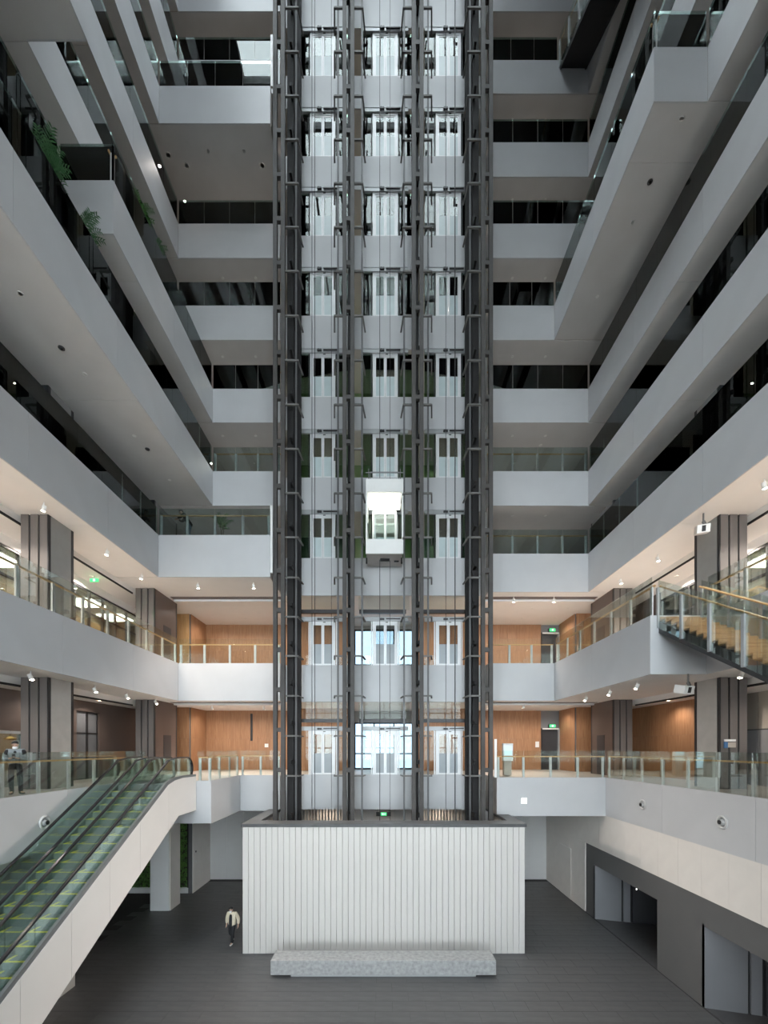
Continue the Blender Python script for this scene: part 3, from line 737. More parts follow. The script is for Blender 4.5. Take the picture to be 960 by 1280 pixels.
for lv in (2, 3):
    z0, z1 = TOP[lv] - 0.02, BOT[lv + 1] + 0.03
    zd = z0 + (2.9 if lv == 2 else 3.4)
    wood_wall_y('wall_back', -12.5, -5.75, 29.75, z0, z1, M['wood'], f'orange wood panelled back wall of the {ORD[lv]} gallery, left wing')
    wood_wall_x('wall_left', -12.5, -1, 27.4, 29.7, z0, z1, M['wood'], f'wood side wall of the {ORD[lv]} gallery, left wing')
    wood_wall_y('wall_left', -15.2, -12.55, 27.35, z0, z1, M['wood2'] if lv == 3 else M['wood'], f'wood pier beside the broad column, {ORD[lv]} left wing')
    wood_wall_y('wall_back', 5.75, 11.0, 29.75, z0, z1, M['wood'], f'orange wood panelled back wall of the {ORD[lv]} gallery, right wing')
    wood_wall_x('wall_right', 12.3, 1, 27.3, 29.7, z0, z1, M['wood'], f'wood side wall of the {ORD[lv]} gallery, right wing')
    wood_wall_y('wall_right', 12.35, 15.2, 27.25, z0, z1, M['wood'], f'wood pier beside the broad column, {ORD[lv]} right wing')
    dr = struct(bpart('door_%d' % lv, 11.0, 12.3, 29.85, 29.95, z0, zd, M['bdoor']), f'dark doorway in the right wing of the {ORD[lv]} gallery')
    bpart('door_lining', 11.0, 11.06, 29.6, 29.85, z0, zd, M['trimd'], dr); bpart('door_lining', 12.2, 12.28, 29.6, 29.85, z0, zd, M['header'], dr)
    bpart('door_lining', 11.06, 12.2, 29.6, 29.85, zd - 0.08, zd, M['cabwhite'], dr)
    bpart('over_panel', 11.0, 12.3, 29.8, 29.95, zd, z1, M['mgrey'], dr)
    e = thing('exit_sign', f'small green exit sign above the dark doorway, {ORD[lv]} gallery', 'sign', (11.7, 29.6, zd + 0.1))
    bpart('sign_face', 11.55, 11.95, 29.54, 29.6, zd + 0.06, zd + 0.26, M['exit'], e)
    bpart('sign_box', 11.53, 11.97, 29.6, 29.86, zd + 0.04, zd + 0.28, M['trimd'], e)
    bpart('pictogram', 11.70, 11.80, 29.53, 29.54, zd + 0.1, zd + 0.22, M['exitw'], e)
    for sg, sn in ((-1, 'left'), (1, 'right')):
        # curtain track and lower inner ceiling
        tr = struct(bpart('trim_%d' % lv, min(sg * 5.8, sg * 12.2), max(sg * 5.8, sg * 12.2), 24.6, 24.8, z1 - 0.15, z1 - 0.02, M['cabwhite']), f'white smoke curtain track in the {sn} wing, {ORD[lv]} gallery')
        bpart('track_strip', min(sg * 5.8, sg * 12.2), max(sg * 5.8, sg * 12.2), 24.2, 24.59, z1 - 0.045, z1 - 0.02, M['brown'], tr)  # flat brown strip on the soffit just in front of the track
        ic = struct(bpart('ceiling', min(sg * 13.55, sg * XE), max(sg * 13.55, sg * XE), YN, 27.2, z1 - 0.36, z1 - 0.02, M['soffit_w']), f'inner ceiling of the {ORD[lv]} gallery, {sn} side')
        bpart('ceiling_slot', min(sg * 13.50, sg * 13.55), max(sg * 13.50, sg * 13.55), YN, 22.8, z1 - 0.38, z1 - 0.30, M['black'], ic)
# dark niche and fittings on the left wood wall
tag(bpart('wall_slot', -9.35, -9.2, 29.66, 29.70, TOP[2] + 2.0, TOP[2] + 3.9, M['trimd']), 'dark vertical slot in the left wood wall', 'fitting')
tag(bpart('wall_switch', -8.35, -8.1, 29.66, 29.70, TOP[2] + 1.55, TOP[2] + 1.8, M['wlamp']), 'white switch plate on the left wood wall', 'switch')
tag(bpart('wall_switch', 10.6, 10.85, 29.66, 29.70, TOP[2] + 1.55, TOP[2] + 1.95, M['wlamp']), 'white switch plate beside the right dark doorway', 'switch')
# left lowest gallery: brown wall, glazed door, doorway with light behind
z0, z1 = TOP[2] - 0.02, BOT[3] - 0.3
wl2 = struct(wpart('wall_left', MB().box(-14.7, -14.5, 21.6, 27.3, z0, z1).box(-14.7, -14.5, 17.3, 20.0, z0, z1).box(-14.7, -14.5, 20.0, 21.6, z0 + 3.3, z1).box(-14.7, -14.5, 15.7, 17.3, z0 + 2.2, z1).box(-14.7, -14.5, YN, 15.7, z0, z1), M['brown']), 'brown metal wall of the lowest left gallery')
d = thing('glazed_door', 'tall grey glazed double door in the brown wall of the lowest left gallery', 'door', (-14.5, 20.8, z0))
for (a, b) in ((20.02, 20.8), (20.82, 21.56)):
    lf_ = wpart('door_leaf', MB().box(-14.62, -14.56, a, a + .06, z0, z0 + 3.27).box(-14.62, -14.56, b - .06, b, z0, z0 + 3.27).box(-14.62, -14.56, a, b, z0 + 2.2, z0 + 2.27).box(-14.62, -14.56, a, b, z0 + 3.2, z0 + 3.27).box(-14.62, -14.56, a, b, z0, z0 + .08), M['trimd'], d)
    bpart('pane', -14.6, -14.59, a + .06, b - .06, z0 + .08, z0 + 3.2, M['smoke'], lf_)
fo = thing('lit_doorway', 'bright doorway with steel lining at the left edge, lowest gallery', 'door', (-14.5, 16.5, z0))
wpart('door_lining', MB().box(-14.75, -14.45, 17.16, 17.28, z0, z0 + 2.18).box(-14.75, -14.45, 15.72, 15.84, z0, z0 + 2.18).box(-14.75, -14.45, 15.84, 17.16, z0 + 2.08, z0 + 2.18), M['header'], fo)
bpart('inner_glass', -14.66, -14.65, 15.85, 17.15, z0, z0 + 2.07, M['glass_w'], fo)
rm = struct(wpart('wall_room', MB().box(-17.6, -17.5, 14, 21, z0, z1), M['cream']), 'pale room wall beyond the lit doorway')
tag(bpart('ceiling_light', -17, -15.2, 16, 19.5, z1 - .05, z1, M['panel_l']), 'white light panel in the room beyond the left doorway', 'light')
pl = thing('pendant_lamp', 'small brass pendant lamp seen through the doorway behind the man', 'lamp', (-15.5, 17.6, z0 + 1.9))
wpart('cord', MB().tube([(-15.5, 17.6, z0 + 1.95), (-15.5, 17.6, z1)], 0.01, 6), M['trimd'], pl)
wpart('shade', MB().lathe([(0.03, 0.12), (0.2, 0.02), (0.22, -0.03), (0.05, -0.05)], 14, (-15.5, 17.6, z0 + 1.9)), M['brass'], pl)
# right lowest gallery: wood wall, pale panels and grey doors
wood_wall_x('wall_right', 14.5, 1, 17.3, 27.2, z0, z1, M['wood'], 'orange wood wall of the lowest right gallery between the columns')
wr2 = struct(wpart('wall_right', MB().box(15.3, 15.5, YN, 18.5, z0, z1), M['core']), 'pale upper panels over grey cabinets, lowest right gallery')
for i in range(11):
    y0 = 5.5 + i * 1.18
    bpart('upper_panel', 15.25, 15.3, y0 + .02, y0 + 1.16, z0 + 2.3, z1, M['taupe_p'], wr2)
    bpart('lower_panel', 15.22, 15.3, y0 + .02, y0 + .57, z0, z0 + 2.25, M['grey_p'], wr2); bpart('lower_panel', 15.22, 15.3, y0 + .61, y0 + 1.16, z0, z0 + 2.25, M['grey_p'], wr2)
tag(bpart('dark_screen', 15.15, 15.21, 13.9, 14.8, z0 + 1.0, z0 + 1.75, M['bdoor']), 'dark wall screen on the grey panels at the right edge', 'screen')
tag(bpart('wood_counter', 13.7, 14.4, 9.0, 14.0, z0, z0 + 1.0, M['wood']), 'low wood counter behind the right glass balustrade', 'counter')
# second galleries: glazed shop fronts
def shop(sg, ya, yb, label):
    z0, zt = TOP[3] - 0.02, 17.1
    X = sg * 14.8
    t = thing('storefront', label, 'shop front', (X, (ya + yb) / 2, z0))
    n = round((yb - ya) / 1.05)
    for i in range(n + 1):
        y = ya + (yb - ya) * i / n
        bpart('mullion', X - .05, X + .05, y - .045, y + .045, z0, zt, M['trimd'], t)
        if i < n:
            b = y + (yb - ya) / n
            bpart('pane', X - .008, X + .008, y + .045, b - .045, z0 + .05, z0 + 2.05, M['glass_w'], t); bpart('pane', X - .008, X + .008, y + .045, b - .045, z0 + 2.12, zt - .08, M['glass_w'], t)
    for z in (z0 + .025, z0 + 2.08, zt - .05): bpart('transom', X - .05, X + .05, ya, yb, z - .04, z + .04, M['trimd'], t)
    struct(bpart('wall_bulkhead', min(X - .05, X + .05), max(X - .05, X + .05), ya, yb, zt + .02, 17.5, M['soffit_w']), 'white bulkhead over the shop front')
    for i in range(int((yb - ya) / 2.6)):
        y = ya + 1.2 + i * 2.6
        tag(bpart('shop_light', min(sg * 15.4, sg * 16.8), max(sg * 15.4, sg * 16.8), y, y + 1.3, zt - 0.12, zt - .05, M['shop_l']), f'bright ceiling panel inside the {"left" if sg < 0 else "right"} shop, number {["one", "two", "three", "four", "five", "six", "seven", "eight"][i]} from the viewer', 'light', 'shop ceiling panels')
    struct(bpart('ceiling', min(X + sg * .12, sg * 17.75), max(X + sg * .12, sg * 17.75), ya, yb, zt - .05, zt + .05, M['soffit_w']), 'shop ceiling')
    struct(bpart('wall_shop', min(sg * 17.6, sg * 17.75), max(sg * 17.6, sg * 17.75), ya, yb, z0, zt, M['cream']), 'cream back wall of the shop')
    sh = thing('shop_shelf', f'wooden shelving along the back of the {"left" if sg < 0 else "right"} shop', 'shelf', (sg * 17.3, (ya + yb) / 2, z0))
    for z in (0.5, 1.2, 1.9): bpart('shelf_board', min(sg * 17.0, sg * 17.6), max(sg * 17.0, sg * 17.6), ya + .5, yb - .5, z0 + z, z0 + z + .05, M['wood2'], sh)
    bpart('shelf_base', min(sg * 17.0, sg * 17.6), max(sg * 17.0, sg * 17.6), ya + .5, yb - .5, z0, z0 + .4, M['wood2'], sh)
    bpart('shelf_top', min(sg * 17.0, sg * 17.6), max(sg * 17.0, sg * 17.6), ya + .5, yb - .5, z0 + 2.3, z0 + 2.7, M['wood2'], sh)
shop(-1, 8.0, 26.4, 'black framed glazed shop front on the second left gallery')
shop(1, 8.0, 22.6, 'black framed glazed shop front on the second right gallery')
struct(bpart('wall_right', 14.7, 14.8, 22.65, 27.2, TOP[3], 17.5, M['brown']), 'brown metal wall of the second right gallery')
struct(bpart('wall_left', -14.85, -14.75, 26.45, 27.3, TOP[3], 17.5, M['brown']), 'brown metal wall of the second left gallery')
gp = thing('globe_lamp', 'glowing white globe lamp inside the left shop', 'lamp', (-15.4, 19.3, TOP[3] + 1.45))
wpart('globe', MB().ball((-15.4, 19.3, TOP[3] + 1.45), 0.17), M['globe'], gp, True)
wpart('cord', MB().tube([(-15.4, 19.3, TOP[3] + 1.6), (-15.4, 19.3, 17.05)], .008, 6), M['trimd'], gp)
e = thing('exit_sign', 'green hanging exit sign under the ceiling of the second left gallery', 'sign', (-14.0, 20.4, 17.2))
bpart('sign_face', -14.15, -13.75, 20.4, 20.44, 17.2, 17.36, M['exit'], e); bpart('pictogram', -14.0, -13.9, 20.39, 20.4, 17.23, 17.33, M['exitw'], e)
wpart('hanger', MB().tube([(-13.95, 20.42, 17.36), (-13.95, 20.42, 17.52)], .008, 6), M['trimd'], e)

# ------------------------------------------------------------------ light fittings
def spot_fix(x, y, z, power, label, group, tilt=(0, 0), bright=True, aim=None):
    t = thing('track_spot', label, 'spotlight', (x, y, z), group)
    wpart('stem', MB().tube([(x, y, z), (x, y, z - 0.14)], 0.018, 8), M['wlamp'], t)
    hx, hy = tilt
    wpart('lamp_head', MB().tube([(x - hx * .1, y - hy * .1, z - 0.12), (x + hx * .08, y + hy * .08, z - 0.30)], 0.07, 12), M['wlamp'], t)
    wpart('lamp_face', MB().tube([(x + hx * .08, y + hy * .08, z - 0.30), (x + hx * .083, y + hy * .083, z - 0.308)], 0.062, 12), M['lamp'] if bright else M['lamp_off'], t)
    if power:
        rot = (0, 0, 0); sp = 1.9
        if aim: rot = (Vector(aim) - Vector((x, y, z))).to_track_quat('-Z', 'Y').to_euler(); sp = 0.8
        light('spot_lamp', 'SPOT', (hx * .09, hy * .09, -0.33), power, WARM, t, 0.05, sp, 0.8, rot)
def down(x, y, z, power, label, group, on=True, r=0.06, spot=2.6):
    t = thing('downlight', label, 'downlight', (x, y, z), group)
    wpart('ring', MB().lathe([(r + .03, -0.012), (r + .03, 0.0), (r, 0.0), (r, -0.012)], 16, (x, y, z)), M['wlamp'], t)
    wpart('lamp_face', MB().lathe([(r, -0.006), (r, 0.0)], 14, (x, y, z)), M['lamp_s'] if on else M['lamp_off'], t)
    if power: light('down_lamp', 'SPOT', (0, 0, -0.03), power, WARM, t, 0.05, spot, 0.7)
Z4, Z3 = BOT[4], BOT[3]
PW = 560
NTH = ['nearest the viewer', 'second from the viewer', 'third from the viewer', 'fourth from the viewer', 'farthest from the viewer']
for i, y in enumerate((10.4, 13.0, 14.9, 18.3, 20.9)):
    spot_fix(-11.95, y, Z4, PW if i != 2 else 20, 'white spotlight under the third left gallery soffit, ' + NTH[i], 'spotlights under the third left gallery', (-.3, 0))
for i, (x, y) in enumerate([(12.2, 10.8), (12.2, 13.6), (12.2, 18.9), (12.0, 21.5)]):
    spot_fix(x, y, Z4, PW, 'white spotlight under the third right gallery soffit, ' + NTH[i], 'spotlights under the third right gallery', (.3, 0))
IO = ['outer one', 'one nearer the lift shaft']
for i, x in enumerate((-9.7, -6.8)): spot_fix(x, 22.1, Z4, PW, 'white spotlight under the third gallery, left wing, ' + IO[i], 'spotlights in the left wing of the third gallery', (0, .3))
for i, x in enumerate((9.7, 7.4)): spot_fix(x, 24.2, Z4, PW, 'white spotlight under the third gallery, right wing, ' + IO[i], 'spotlights in the right wing of the third gallery', (0, .3))
# the spots under the second galleries wash the opposite wall and the escalator side
for i, (x, y) in enumerate([(-12.0, 11.8), (-12.0, 14.4), (-12.0, 17.6), (-12.0, 19.8), (-12.0, 22.3)]):
    spot_fix(x, y, Z3, PW * 2.2, 'white spotlight under the second left gallery soffit, ' + NTH[i], 'spotlights under the second left gallery', (.5, 0), True, (11.3, y - .5, 4.6))
for i, (x, y) in enumerate([(11.8, 11.5), (11.8, 14.0), (9.9, 16.6), (9.9, 18.6), (9.9, 20.8)]):
    spot_fix(x, y, Z3, PW * 2.0, 'white spotlight under the second right gallery soffit, ' + NTH[i], 'spotlights under the second right gallery', (-.5, 0), True, (-8.6, y - 1.5, 4.2 + (y - 14) * .25))
for i, x in enumerate((-10.3, -7.2)): spot_fix(x, 25.4, Z3, PW * .8, 'white spotlight under the second gallery, left wing, ' + IO[i], 'spotlights in the left wing of the second gallery', (0, .3))
spot_fix(8.1, 24.6, Z3, PW * .8, 'white spotlight under the second gallery, right wing', None, (0, .3))
for lv, z in ((3, Z4), (2, Z3)):
    for sg, sn in ((-1, 'left'), (1, 'right')):
        for i, y in enumerate((11.0, 14.0, 17.5, 20.5)):
            down(sg * (14.15 if lv == 3 else 13.75), y, z - 0.34, 520 if lv == 3 else 110, f'warm downlight in the inner ceiling, {ORD[lv]} {sn} gallery, {NTH[i]}', f'inner downlights of the {ORD[lv]} {sn} gallery')
        for i, x in enumerate((6.9, 9.2, 11.4)):
            q = ['nearest the shaft', 'middle one', 'outermost'][i]
            down(sg * x, 26.2, z, 110, f'warm downlight over the {sn} wing, {ORD[lv]} gallery, front row, {q}', f'front row downlights of the {ORD[lv]} {sn} wing')
            down(sg * x, 28.2, z, 100, f'warm downlight over the {sn} wing, {ORD[lv]} gallery, back row, {q}', f'back row downlights of the {ORD[lv]} {sn} wing')
    for x in (-3.6, 3.5): down(x, 26.0, z, 200, f'warm recessed downlight in the {"left" if x < 0 else "right"} lift lobby, {ORD[lv]} gallery', None)
# unlit / faint downlights along the grey soffits
for lv in range(5, 12):
    z = BOT[lv]
    for sg, sn in ((-1, 'left'), (1, 'right')):
        seg = SEG[(lv, sn)]
        for i, y in enumerate((9.5, 12.5, 15.2, 18.2, 21.2)):
            xi = [p[0] for (p, q, n) in seg if n[0] and min(p[1], q[1]) <= y <= max(p[1], q[1])]
            xi = xi[0] if xi else sg * 11.3
            down(xi + sg * 1.25, y, z, 0, f'small pale downlight in the grey soffit under the {ORD[lv]} {sn} gallery, {NTH[i]}', f'soffit downlights under the {ORD[lv]} {sn} gallery', False, 0.05)
        for i, x in enumerate((7.4, 9.3)):
            down(sg * x, seg[-1][0][1] + 1.0, z, 0, f'small pale downlight in the soffit of the {ORD[lv]} {sn} wing, {IO[1 - i]}', f'soffit downlights of the {ORD[lv]} {sn} wing', False, 0.05)
for lv in range(4, 11):
    for bi in range(3):
        down(BX[bi], 26.2, BOT[lv + 1], 75, f'small downlight in the {BN[bi]} lift lobby bay, {ORD[lv]} level', None, True, 0.05)
for bi in range(3):  # added lamps that brighten the slat screens behind the pit
    down(BX[bi], 26.4, BOT[2], 260 if bi == 1 else 190, f'added downlight behind the {BN[bi]} bay of the ground lift lobby', None, True, 0.06)
for lv in range(4, 11):  # added lamps, one per wing, to brighten the dark interiors
    z = BOT[lv + 1]
    for sg, sn in ((-1, 'left'), (1, 'right')):
        down(sg * 8.2, 26.8, z, 110, f'added downlight to brighten the {ORD[lv]} {sn} wing', None, True, 0.05)
for (x, y, l) in [(-6.6, 23.0, 'bright star-like downlight in the soffit below the eighth left wing, nearest the shaft'), (-10.7, 23.0, 'lit downlight in the soffit below the eighth left wing, beside the gallery corner'),
                  (-11.5, 22.6, 'lit downlight at the corner of the soffit below the eighth left gallery')]:
    down(x, y, BOT[9], 12 if x < -11 else 40, l, None, True, 0.09)
down(9.3, 25.2, BOT[6], 30, 'lit downlight in the right wing under the fifth gallery', None, True, 0.07)
for (x, y, z, l) in [(-10.8, 14.2, BOT[5], 'black round camera in the soffit under the fourth left gallery, nearer one'), (-10.6, 19.0, BOT[5], 'black round camera in the soffit under the fourth left gallery, farther one'),
                     (10.6, 16.9, BOT[7], 'black round camera in the soffit under the sixth right gallery')]:
    t = thing('dome_camera', l, 'camera', (x, y, z))
    wpart('housing', MB().lathe([(0.06, -0.03), (0.1, -0.02), (0.1, 0.0)], 16, (x, y, z)), M['trimd'], t); wpart('dome', MB().ball((x, y, z - .02), 0.055), M['phone'], t, True)

# ------------------------------------------------------------------ air nozzles on the lowest band
def nozzle(x, y, z, sg, label):
    t = thing('air_nozzle', label, 'vent', (x, y, z))
    def R(mb): return mb.xf(Matrix.Translation((x, y, z)) @ Matrix.Rotation(-sg * PI / 2, 4, 'Y'))
    wpart('ring', R(MB().lathe([(0.235, 0), (0.235, 0.035), (0.19, 0.06), (0.15, 0.03), (0.15, 0.0)], 24)), M['post'], t, True)
    wpart('ball', R(MB().ball((0, 0, -0.0), 0.13, (1, 1, .7), 16, 10)), M['header'], t, True)
    wpart('outlet', R(MB().lathe([(0.06, 0.05), (0.075, 0.11), (0.03, 0.10)], 16, (0, 0.02, 0))), M['black'], t, True)
nozzle(R1, 18.5, 6.72, 1, 'round metal air nozzle on the right band, farther one')
nozzle(R1, 14.15, 6.72, 1, 'round metal air nozzle on the right band, nearer one')
nozzle(A, 14.2, 6.7, -1, 'round metal air nozzle on the left band behind the escalator')
sq = thing('square_wall_light', 'small glowing white square light on the lowest right band', 'light', (7.13, 21.6, 6.5))
bpart('light_face', 7.0, 7.26, 21.57, 21.6, 6.38, 6.64, M['sign_w'], sq); bpart('backplate', 6.99, 7.27, 21.585, 21.6, 6.37, 6.65, M['wlamp'], sq)

# ------------------------------------------------------------------ stairs
def stair(x0, x1, ytop, ztop, n, rise, run, label, tread_m, under, wood_rail=True):
    t = thing('staircase', label, 'stair', ((x0 + x1) / 2, ytop, ztop))
    for i in range(n):
        y1 = ytop - i * run; z1 = ztop - (i + 1) * rise
        # oak tread and riser as one folded board
        mb = MB().prism([(y1 - run - .03, z1), (y1, z1), (y1, z1 + rise), (y1 - .03, z1 + rise), (y1 - .03, z1 - 0.05 + .05 + 0.0), (y1 - run - .03, z1 - .0)][:0] or
                        [(y1 - run - .02, z1 - 0.05), (y1 + 0.0, z1 - 0.05), (y1 + 0.0, z1 + rise - .05), (y1 - .03, z1 + rise - .05), (y1 - .03, z1), (y1 - run - .02, z1)], x0 + .03, x1 - .03, 'x')
        wpart('tread', mb, tread_m, t)
    Y1 = ytop - n * run; Z1 = ztop - n * rise
    lowp = [(ytop, ztop - rise - .06), (Y1, Z1 - .06), (Y1, Z1 - .55), (ytop, ztop - .62)]
    wpart('stringer', MB().prism(lowp, x0, x0 + .06, 'x').prism(lowp, x1 - .06, x1, 'x'), under, t)
    wpart('underside', MB().prism([(ytop, ztop - .45), (Y1, Z1 - .40), (Y1, Z1 - .47), (ytop, ztop - .54)], x0 + .06, x1 - .06, 'x'), under, t)
    k = max(2, round(n * run / 1.25)); sl = rise / run
    for x, s in ((x0 - .02, -1), (x1 + .02, 1)):
        for i in range(k):
            a = ytop - n * run * i / k - .01; b = ytop - n * run * (i + 1) / k + .01
            za = ztop - (ytop - a) * sl; zb_ = ztop - (ytop - b) * sl
            wpart('glass_panel', MB().prism([(a, za - .45), (b, zb_ - .45), (b, zb_ + 1.25), (a, za + 1.25)], x - .007, x + .007, 'x'), M['glass_c'], t)
        for i in range(k + 1):
            y = ytop - n * run * i / k; z = ztop - (ytop - y) * sl
            bpart('post', x + s * .02 - .03, x + s * .02 + .03, y - .05, y + .05, z - .45, z + .98, M['header'], t)
        wpart('handrail', MB().tube([(x - s * .06, ytop, ztop + 1.02), (x - s * .06, Y1, Z1 + 1.02)], .03, 8), M['hand'], t)
stair(9.72, 11.2, 15.0, TOP[3], 37, 6.19 / 37, 0.29, 'oak tread stair with glass sides descending from the second right gallery', M['tread'], M['bdoor'])
stair(9.72, 11.15, YB - .05, TOP[10], 27, 4.55 / 27, 0.262, 'black stair with glass sides dropping from the ninth right gallery', M['clad_d'], M['black'])

# ------------------------------------------------------------------ escalators
SL = 0.577; YT = 17.1
def zn(y): return 7.70 - SL * (YT - y)
def escalator(xr, xl, label):
    """xr, xl: handrail centre lines (right, left)"""
    t = thing('escalator', label, 'escalator', ((xr + xl) / 2, YT, 7.70))
    yb = YT - 7.70 / SL
    a, b = xl + .08, xr - .08
    n = int((YT - 6.0) / 0.365)
    for i in range(n):
        y1 = YT - i * 0.365; z = 7.70 - (i + 0) * 0.365 * SL - .02
        st = bpart('step', a, b, y1 - 0.40, y1, z - 0.215 - .21, z - .21, M['step'], t)
        wpart('yellow_edge', MB().box(a + .03, b - .03, y1 - .40, y1 - .33, z - .21, z - .203).box(a, a + .06, y1 - .4, y1, z - .21, z - .205).box(b - .06, b, y1 - .4, y1, z - .21, z - .205), M['yellow'], st)
    wpart('landing_plate', MB().box(a, b, YT, 19.45, 7.5, 7.72), M['escd'], t)
    for x, s, nm in ((xr, 1, 'r'), (xl, -1, 'l')):
        # skirt, glass balustrade, handrail with a rounded newel at the top
        y0 = 5.5
        wpart('skirt', MB().prism([(y0, zn(y0) - .30), (YT, zn(YT) - .30), (19.3, 7.45), (19.3, 7.78), (YT + .25, 7.80), (y0, zn(y0) + .02)], x - s * .02, x + s * (.12), 'x'), M['escd'], t)
        k = 9
        prof = []
        for i in range(k):
            ya = y0 + (YT - y0) * i / k + .006; yb2 = y0 + (YT - y0) * (i + 1) / k - .006
            wpart('glass_panel', MB().prism([(ya, zn(ya)), (yb2, zn(yb2)), (yb2, zn(yb2) + .86), (ya, zn(ya) + .86)], x - .007, x + .007, 'x'), M['glass_e'], t)
        arc = [(YT, 7.78), (YT, zn(YT) + .86), (YT + .35, 8.68), (YT + .8, 8.74), (18.85, 8.74)]
        cy, cz, rr = 18.85, 8.27, .47
        for q in range(1, 9):
            th = PI / 2 - PI * q / 10
            arc.append((cy + rr * math.cos(th), cz + rr * math.sin(th)))
        arc.append((19.1, 7.78))
        wpart('glass_panel', MB().prism(arc, x - .007, x + .007, 'x'), M['glass_e'], t)
        pts = [(x, y0, zn(y0) + .90), (x, YT - .2, zn(YT - .2) + .90), (x, YT + .1, zn(YT) + .99), (x, YT + .4, 8.73), (x, YT + .8, 8.78), (x, 18.85, 8.78)]
        for q in range(1, 9):
            th = PI / 2 - PI * q / 9
            pts.append((x, cy + .51 * math.cos(th), cz + .51 * math.sin(th)))
        hb = MB()
        # flat wide rubber belt swept along the path
        P = [Vector(p) for p in pts]; vs = []; fs = []
        for i, p in enumerate(P):
            dd = (P[min(i + 1, len(P) - 1)] - P[max(i - 1, 0)]).normalized(); up = Vector((1, 0, 0)).cross(dd)
            if up.z < 0 and i < len(P) - 8: up = -up
            for (ox, oz) in ((-.045, -.02), (-.055, .012), (-.035, .035), (.035, .035), (.055, .012), (.045, -.02)):
                vs.append(p + Vector((ox, 0, 0)) + up * oz)
        for i in range(len(P) - 1):
            for q in range(6): fs.append((i * 6 + q, i * 6 + (q + 1) % 6, (i + 1) * 6 + (q + 1) % 6, (i + 1) * 6 + q))
        hb.add(vs, fs)
        wpart('handrail_belt', hb, M['rubber'], t)
    return t
e1 = escalator(-8.76, -9.52, 'right-hand escalator with yellow-edged steps rising to the lowest gallery')
e2 = escalator(-10.04, -10.80, 'left-hand escalator with yellow-edged steps beside the left band')
# shared white cladding of the truss
yj = [4.0, 6.2, 8.4, 10.05, 11.7, 13.35, 15.0, 16.98]
def ztp(y): return min(7.73, 7.73 - .577 * (16.98 - y)) if y < 16.98 else 7.73 + min(.2, (y - 16.98) * .4)
def zbt(y): return 6.35 - .577 * (17.8 - y) if y < 17.8 else 6.35
for a, b in zip(yj, yj[1:]):
    wpart('cladding_panel', MB().prism([(a + .006, max(0, zbt(a))), (b - .006, max(0, zbt(b))), (b - .006, ztp(b)), (a + .006, ztp(a))], -8.68, -8.62, 'x'), M['escw'], e1)
wpart('cladding_panel', MB().prism([(16.986, zbt(16.98)), (17.8, 6.35), (19.46, 6.35), (19.46, 7.9), (18.2, 7.92), (17.5, 7.86), (16.986, 7.73)], -8.68, -8.62, 'x'), M['escw'], e1)
wpart('top_strip', MB().prism([(4.0, ztp(4) + .0), (16.98, 7.73), (17.5, 7.86), (18.2, 7.92), (19.46, 7.9), (19.46, 8.0), (18.2, 8.02), (17.5, 7.98), (16.9, 7.86), (4.0, ztp(4) + .14)], -8.72, -8.63, 'x'), M['escd'], e1)
wpart('soffit', MB().prism([(4.0, max(-.0, zbt(4.0))), (6.9, max(0.02, zbt(6.9))), (17.8, 6.36), (19.46, 6.36), (19.46, 6.5), (17.7, 6.5), (6.9, .2), (4.0, .15)], -9.77, -8.68, 'x'), M['clad_l'], e1)
for e_, xa, xb in ((e2, -10.95, -9.79),):
    wpart('soffit', MB().prism([(4.0, max(-.0, zbt(4.0))), (6.9, max(0.02, zbt(6.9))), (17.8, 6.36), (19.46, 6.36), (19.46, 6.5), (17.7, 6.5), (6.9, .2), (4.0, .15)], xa, xb, 'x'), M['clad_l'], e_)
wpart('left_side', MB().prism([(4.0, 0.0), (7.0, 0.15), (17.8, 6.40), (19.46, 6.40), (19.46, 7.6), (17.0, 7.5), (4.0, .3)], -10.98, -10.92, 'x'), M['escd'], e2)
wpart('centre_deck', MB().prism([(5.5, zn(5.5) - .2), (YT, 7.5), (19.3, 7.5), (19.3, 7.76), (YT, 7.74), (5.5, zn(5.5) - .05)], -9.90, -9.66, 'x'), M['escd'], e1)
struct(bpart('wall_left', -12.4, -11.95, -5.5, 16.4, 0, 5.76, M['clad_l']), 'pale wall under the lowest left gallery beside the escalator foot')

# ------------------------------------------------------------------ small things on the galleries
k = thing('kiosk', 'white self-service kiosk with pale blue screen on the right of the lift', 'kiosk', (6.3, 23.0, TOP[2]))
kx = 6.72
bpart('pedestal', kx - .2, kx + .2, 23.0, 23.3, TOP[2], TOP[2] + .85, M['taupe_p'], k); bpart('body', kx - .27, kx + .27, 22.95, 23.2, TOP[2] + .8, TOP[2] + 1.75, M['cabwhite'], k, .02)
bpart('screen', kx - .2, kx + .2, 22.935, 22.95, TOP[2] + 1.12, TOP[2] + 1.62, M['screen'], k); bpart('lower_screen', kx - .2, kx + .2, 22.935, 22.95, TOP[2] + .98, TOP[2] + 1.06, M['screen'], k)
for (x, y, zz, h, l) in [(5.68, 21.60, TOP[2], 1.95, 'tall white post at the end of the lowest right balustrade'), (-5.685, 21.45, TOP[4] - 1.9, 3.4, 'tall pale post at the shaft end of the third left wing'), (-5.685, 21.5, TOP[9], 2.6, 'tall pale post at the shaft end of the eighth left wing')]:
    tag(bpart('end_post', x - .055, x + .055, y - .05, y + .05, zz, zz + h, M['cabwhite']), l, 'post')
nb = thing('notice_board', 'small white and blue notice plate on the brown right column', 'sign', (12.7, 15.62, TOP[2] + 1.5))
bpart('white_strip', 12.55, 12.95, 15.60, 15.65, TOP[2] + 1.74, TOP[2] + 1.82, M['wlamp'], nb); bpart('plate', 12.66, 12.95, 15.60, 15.65, TOP[2] + 1.52, TOP[2] + 1.71, M['taupe_p'], nb)
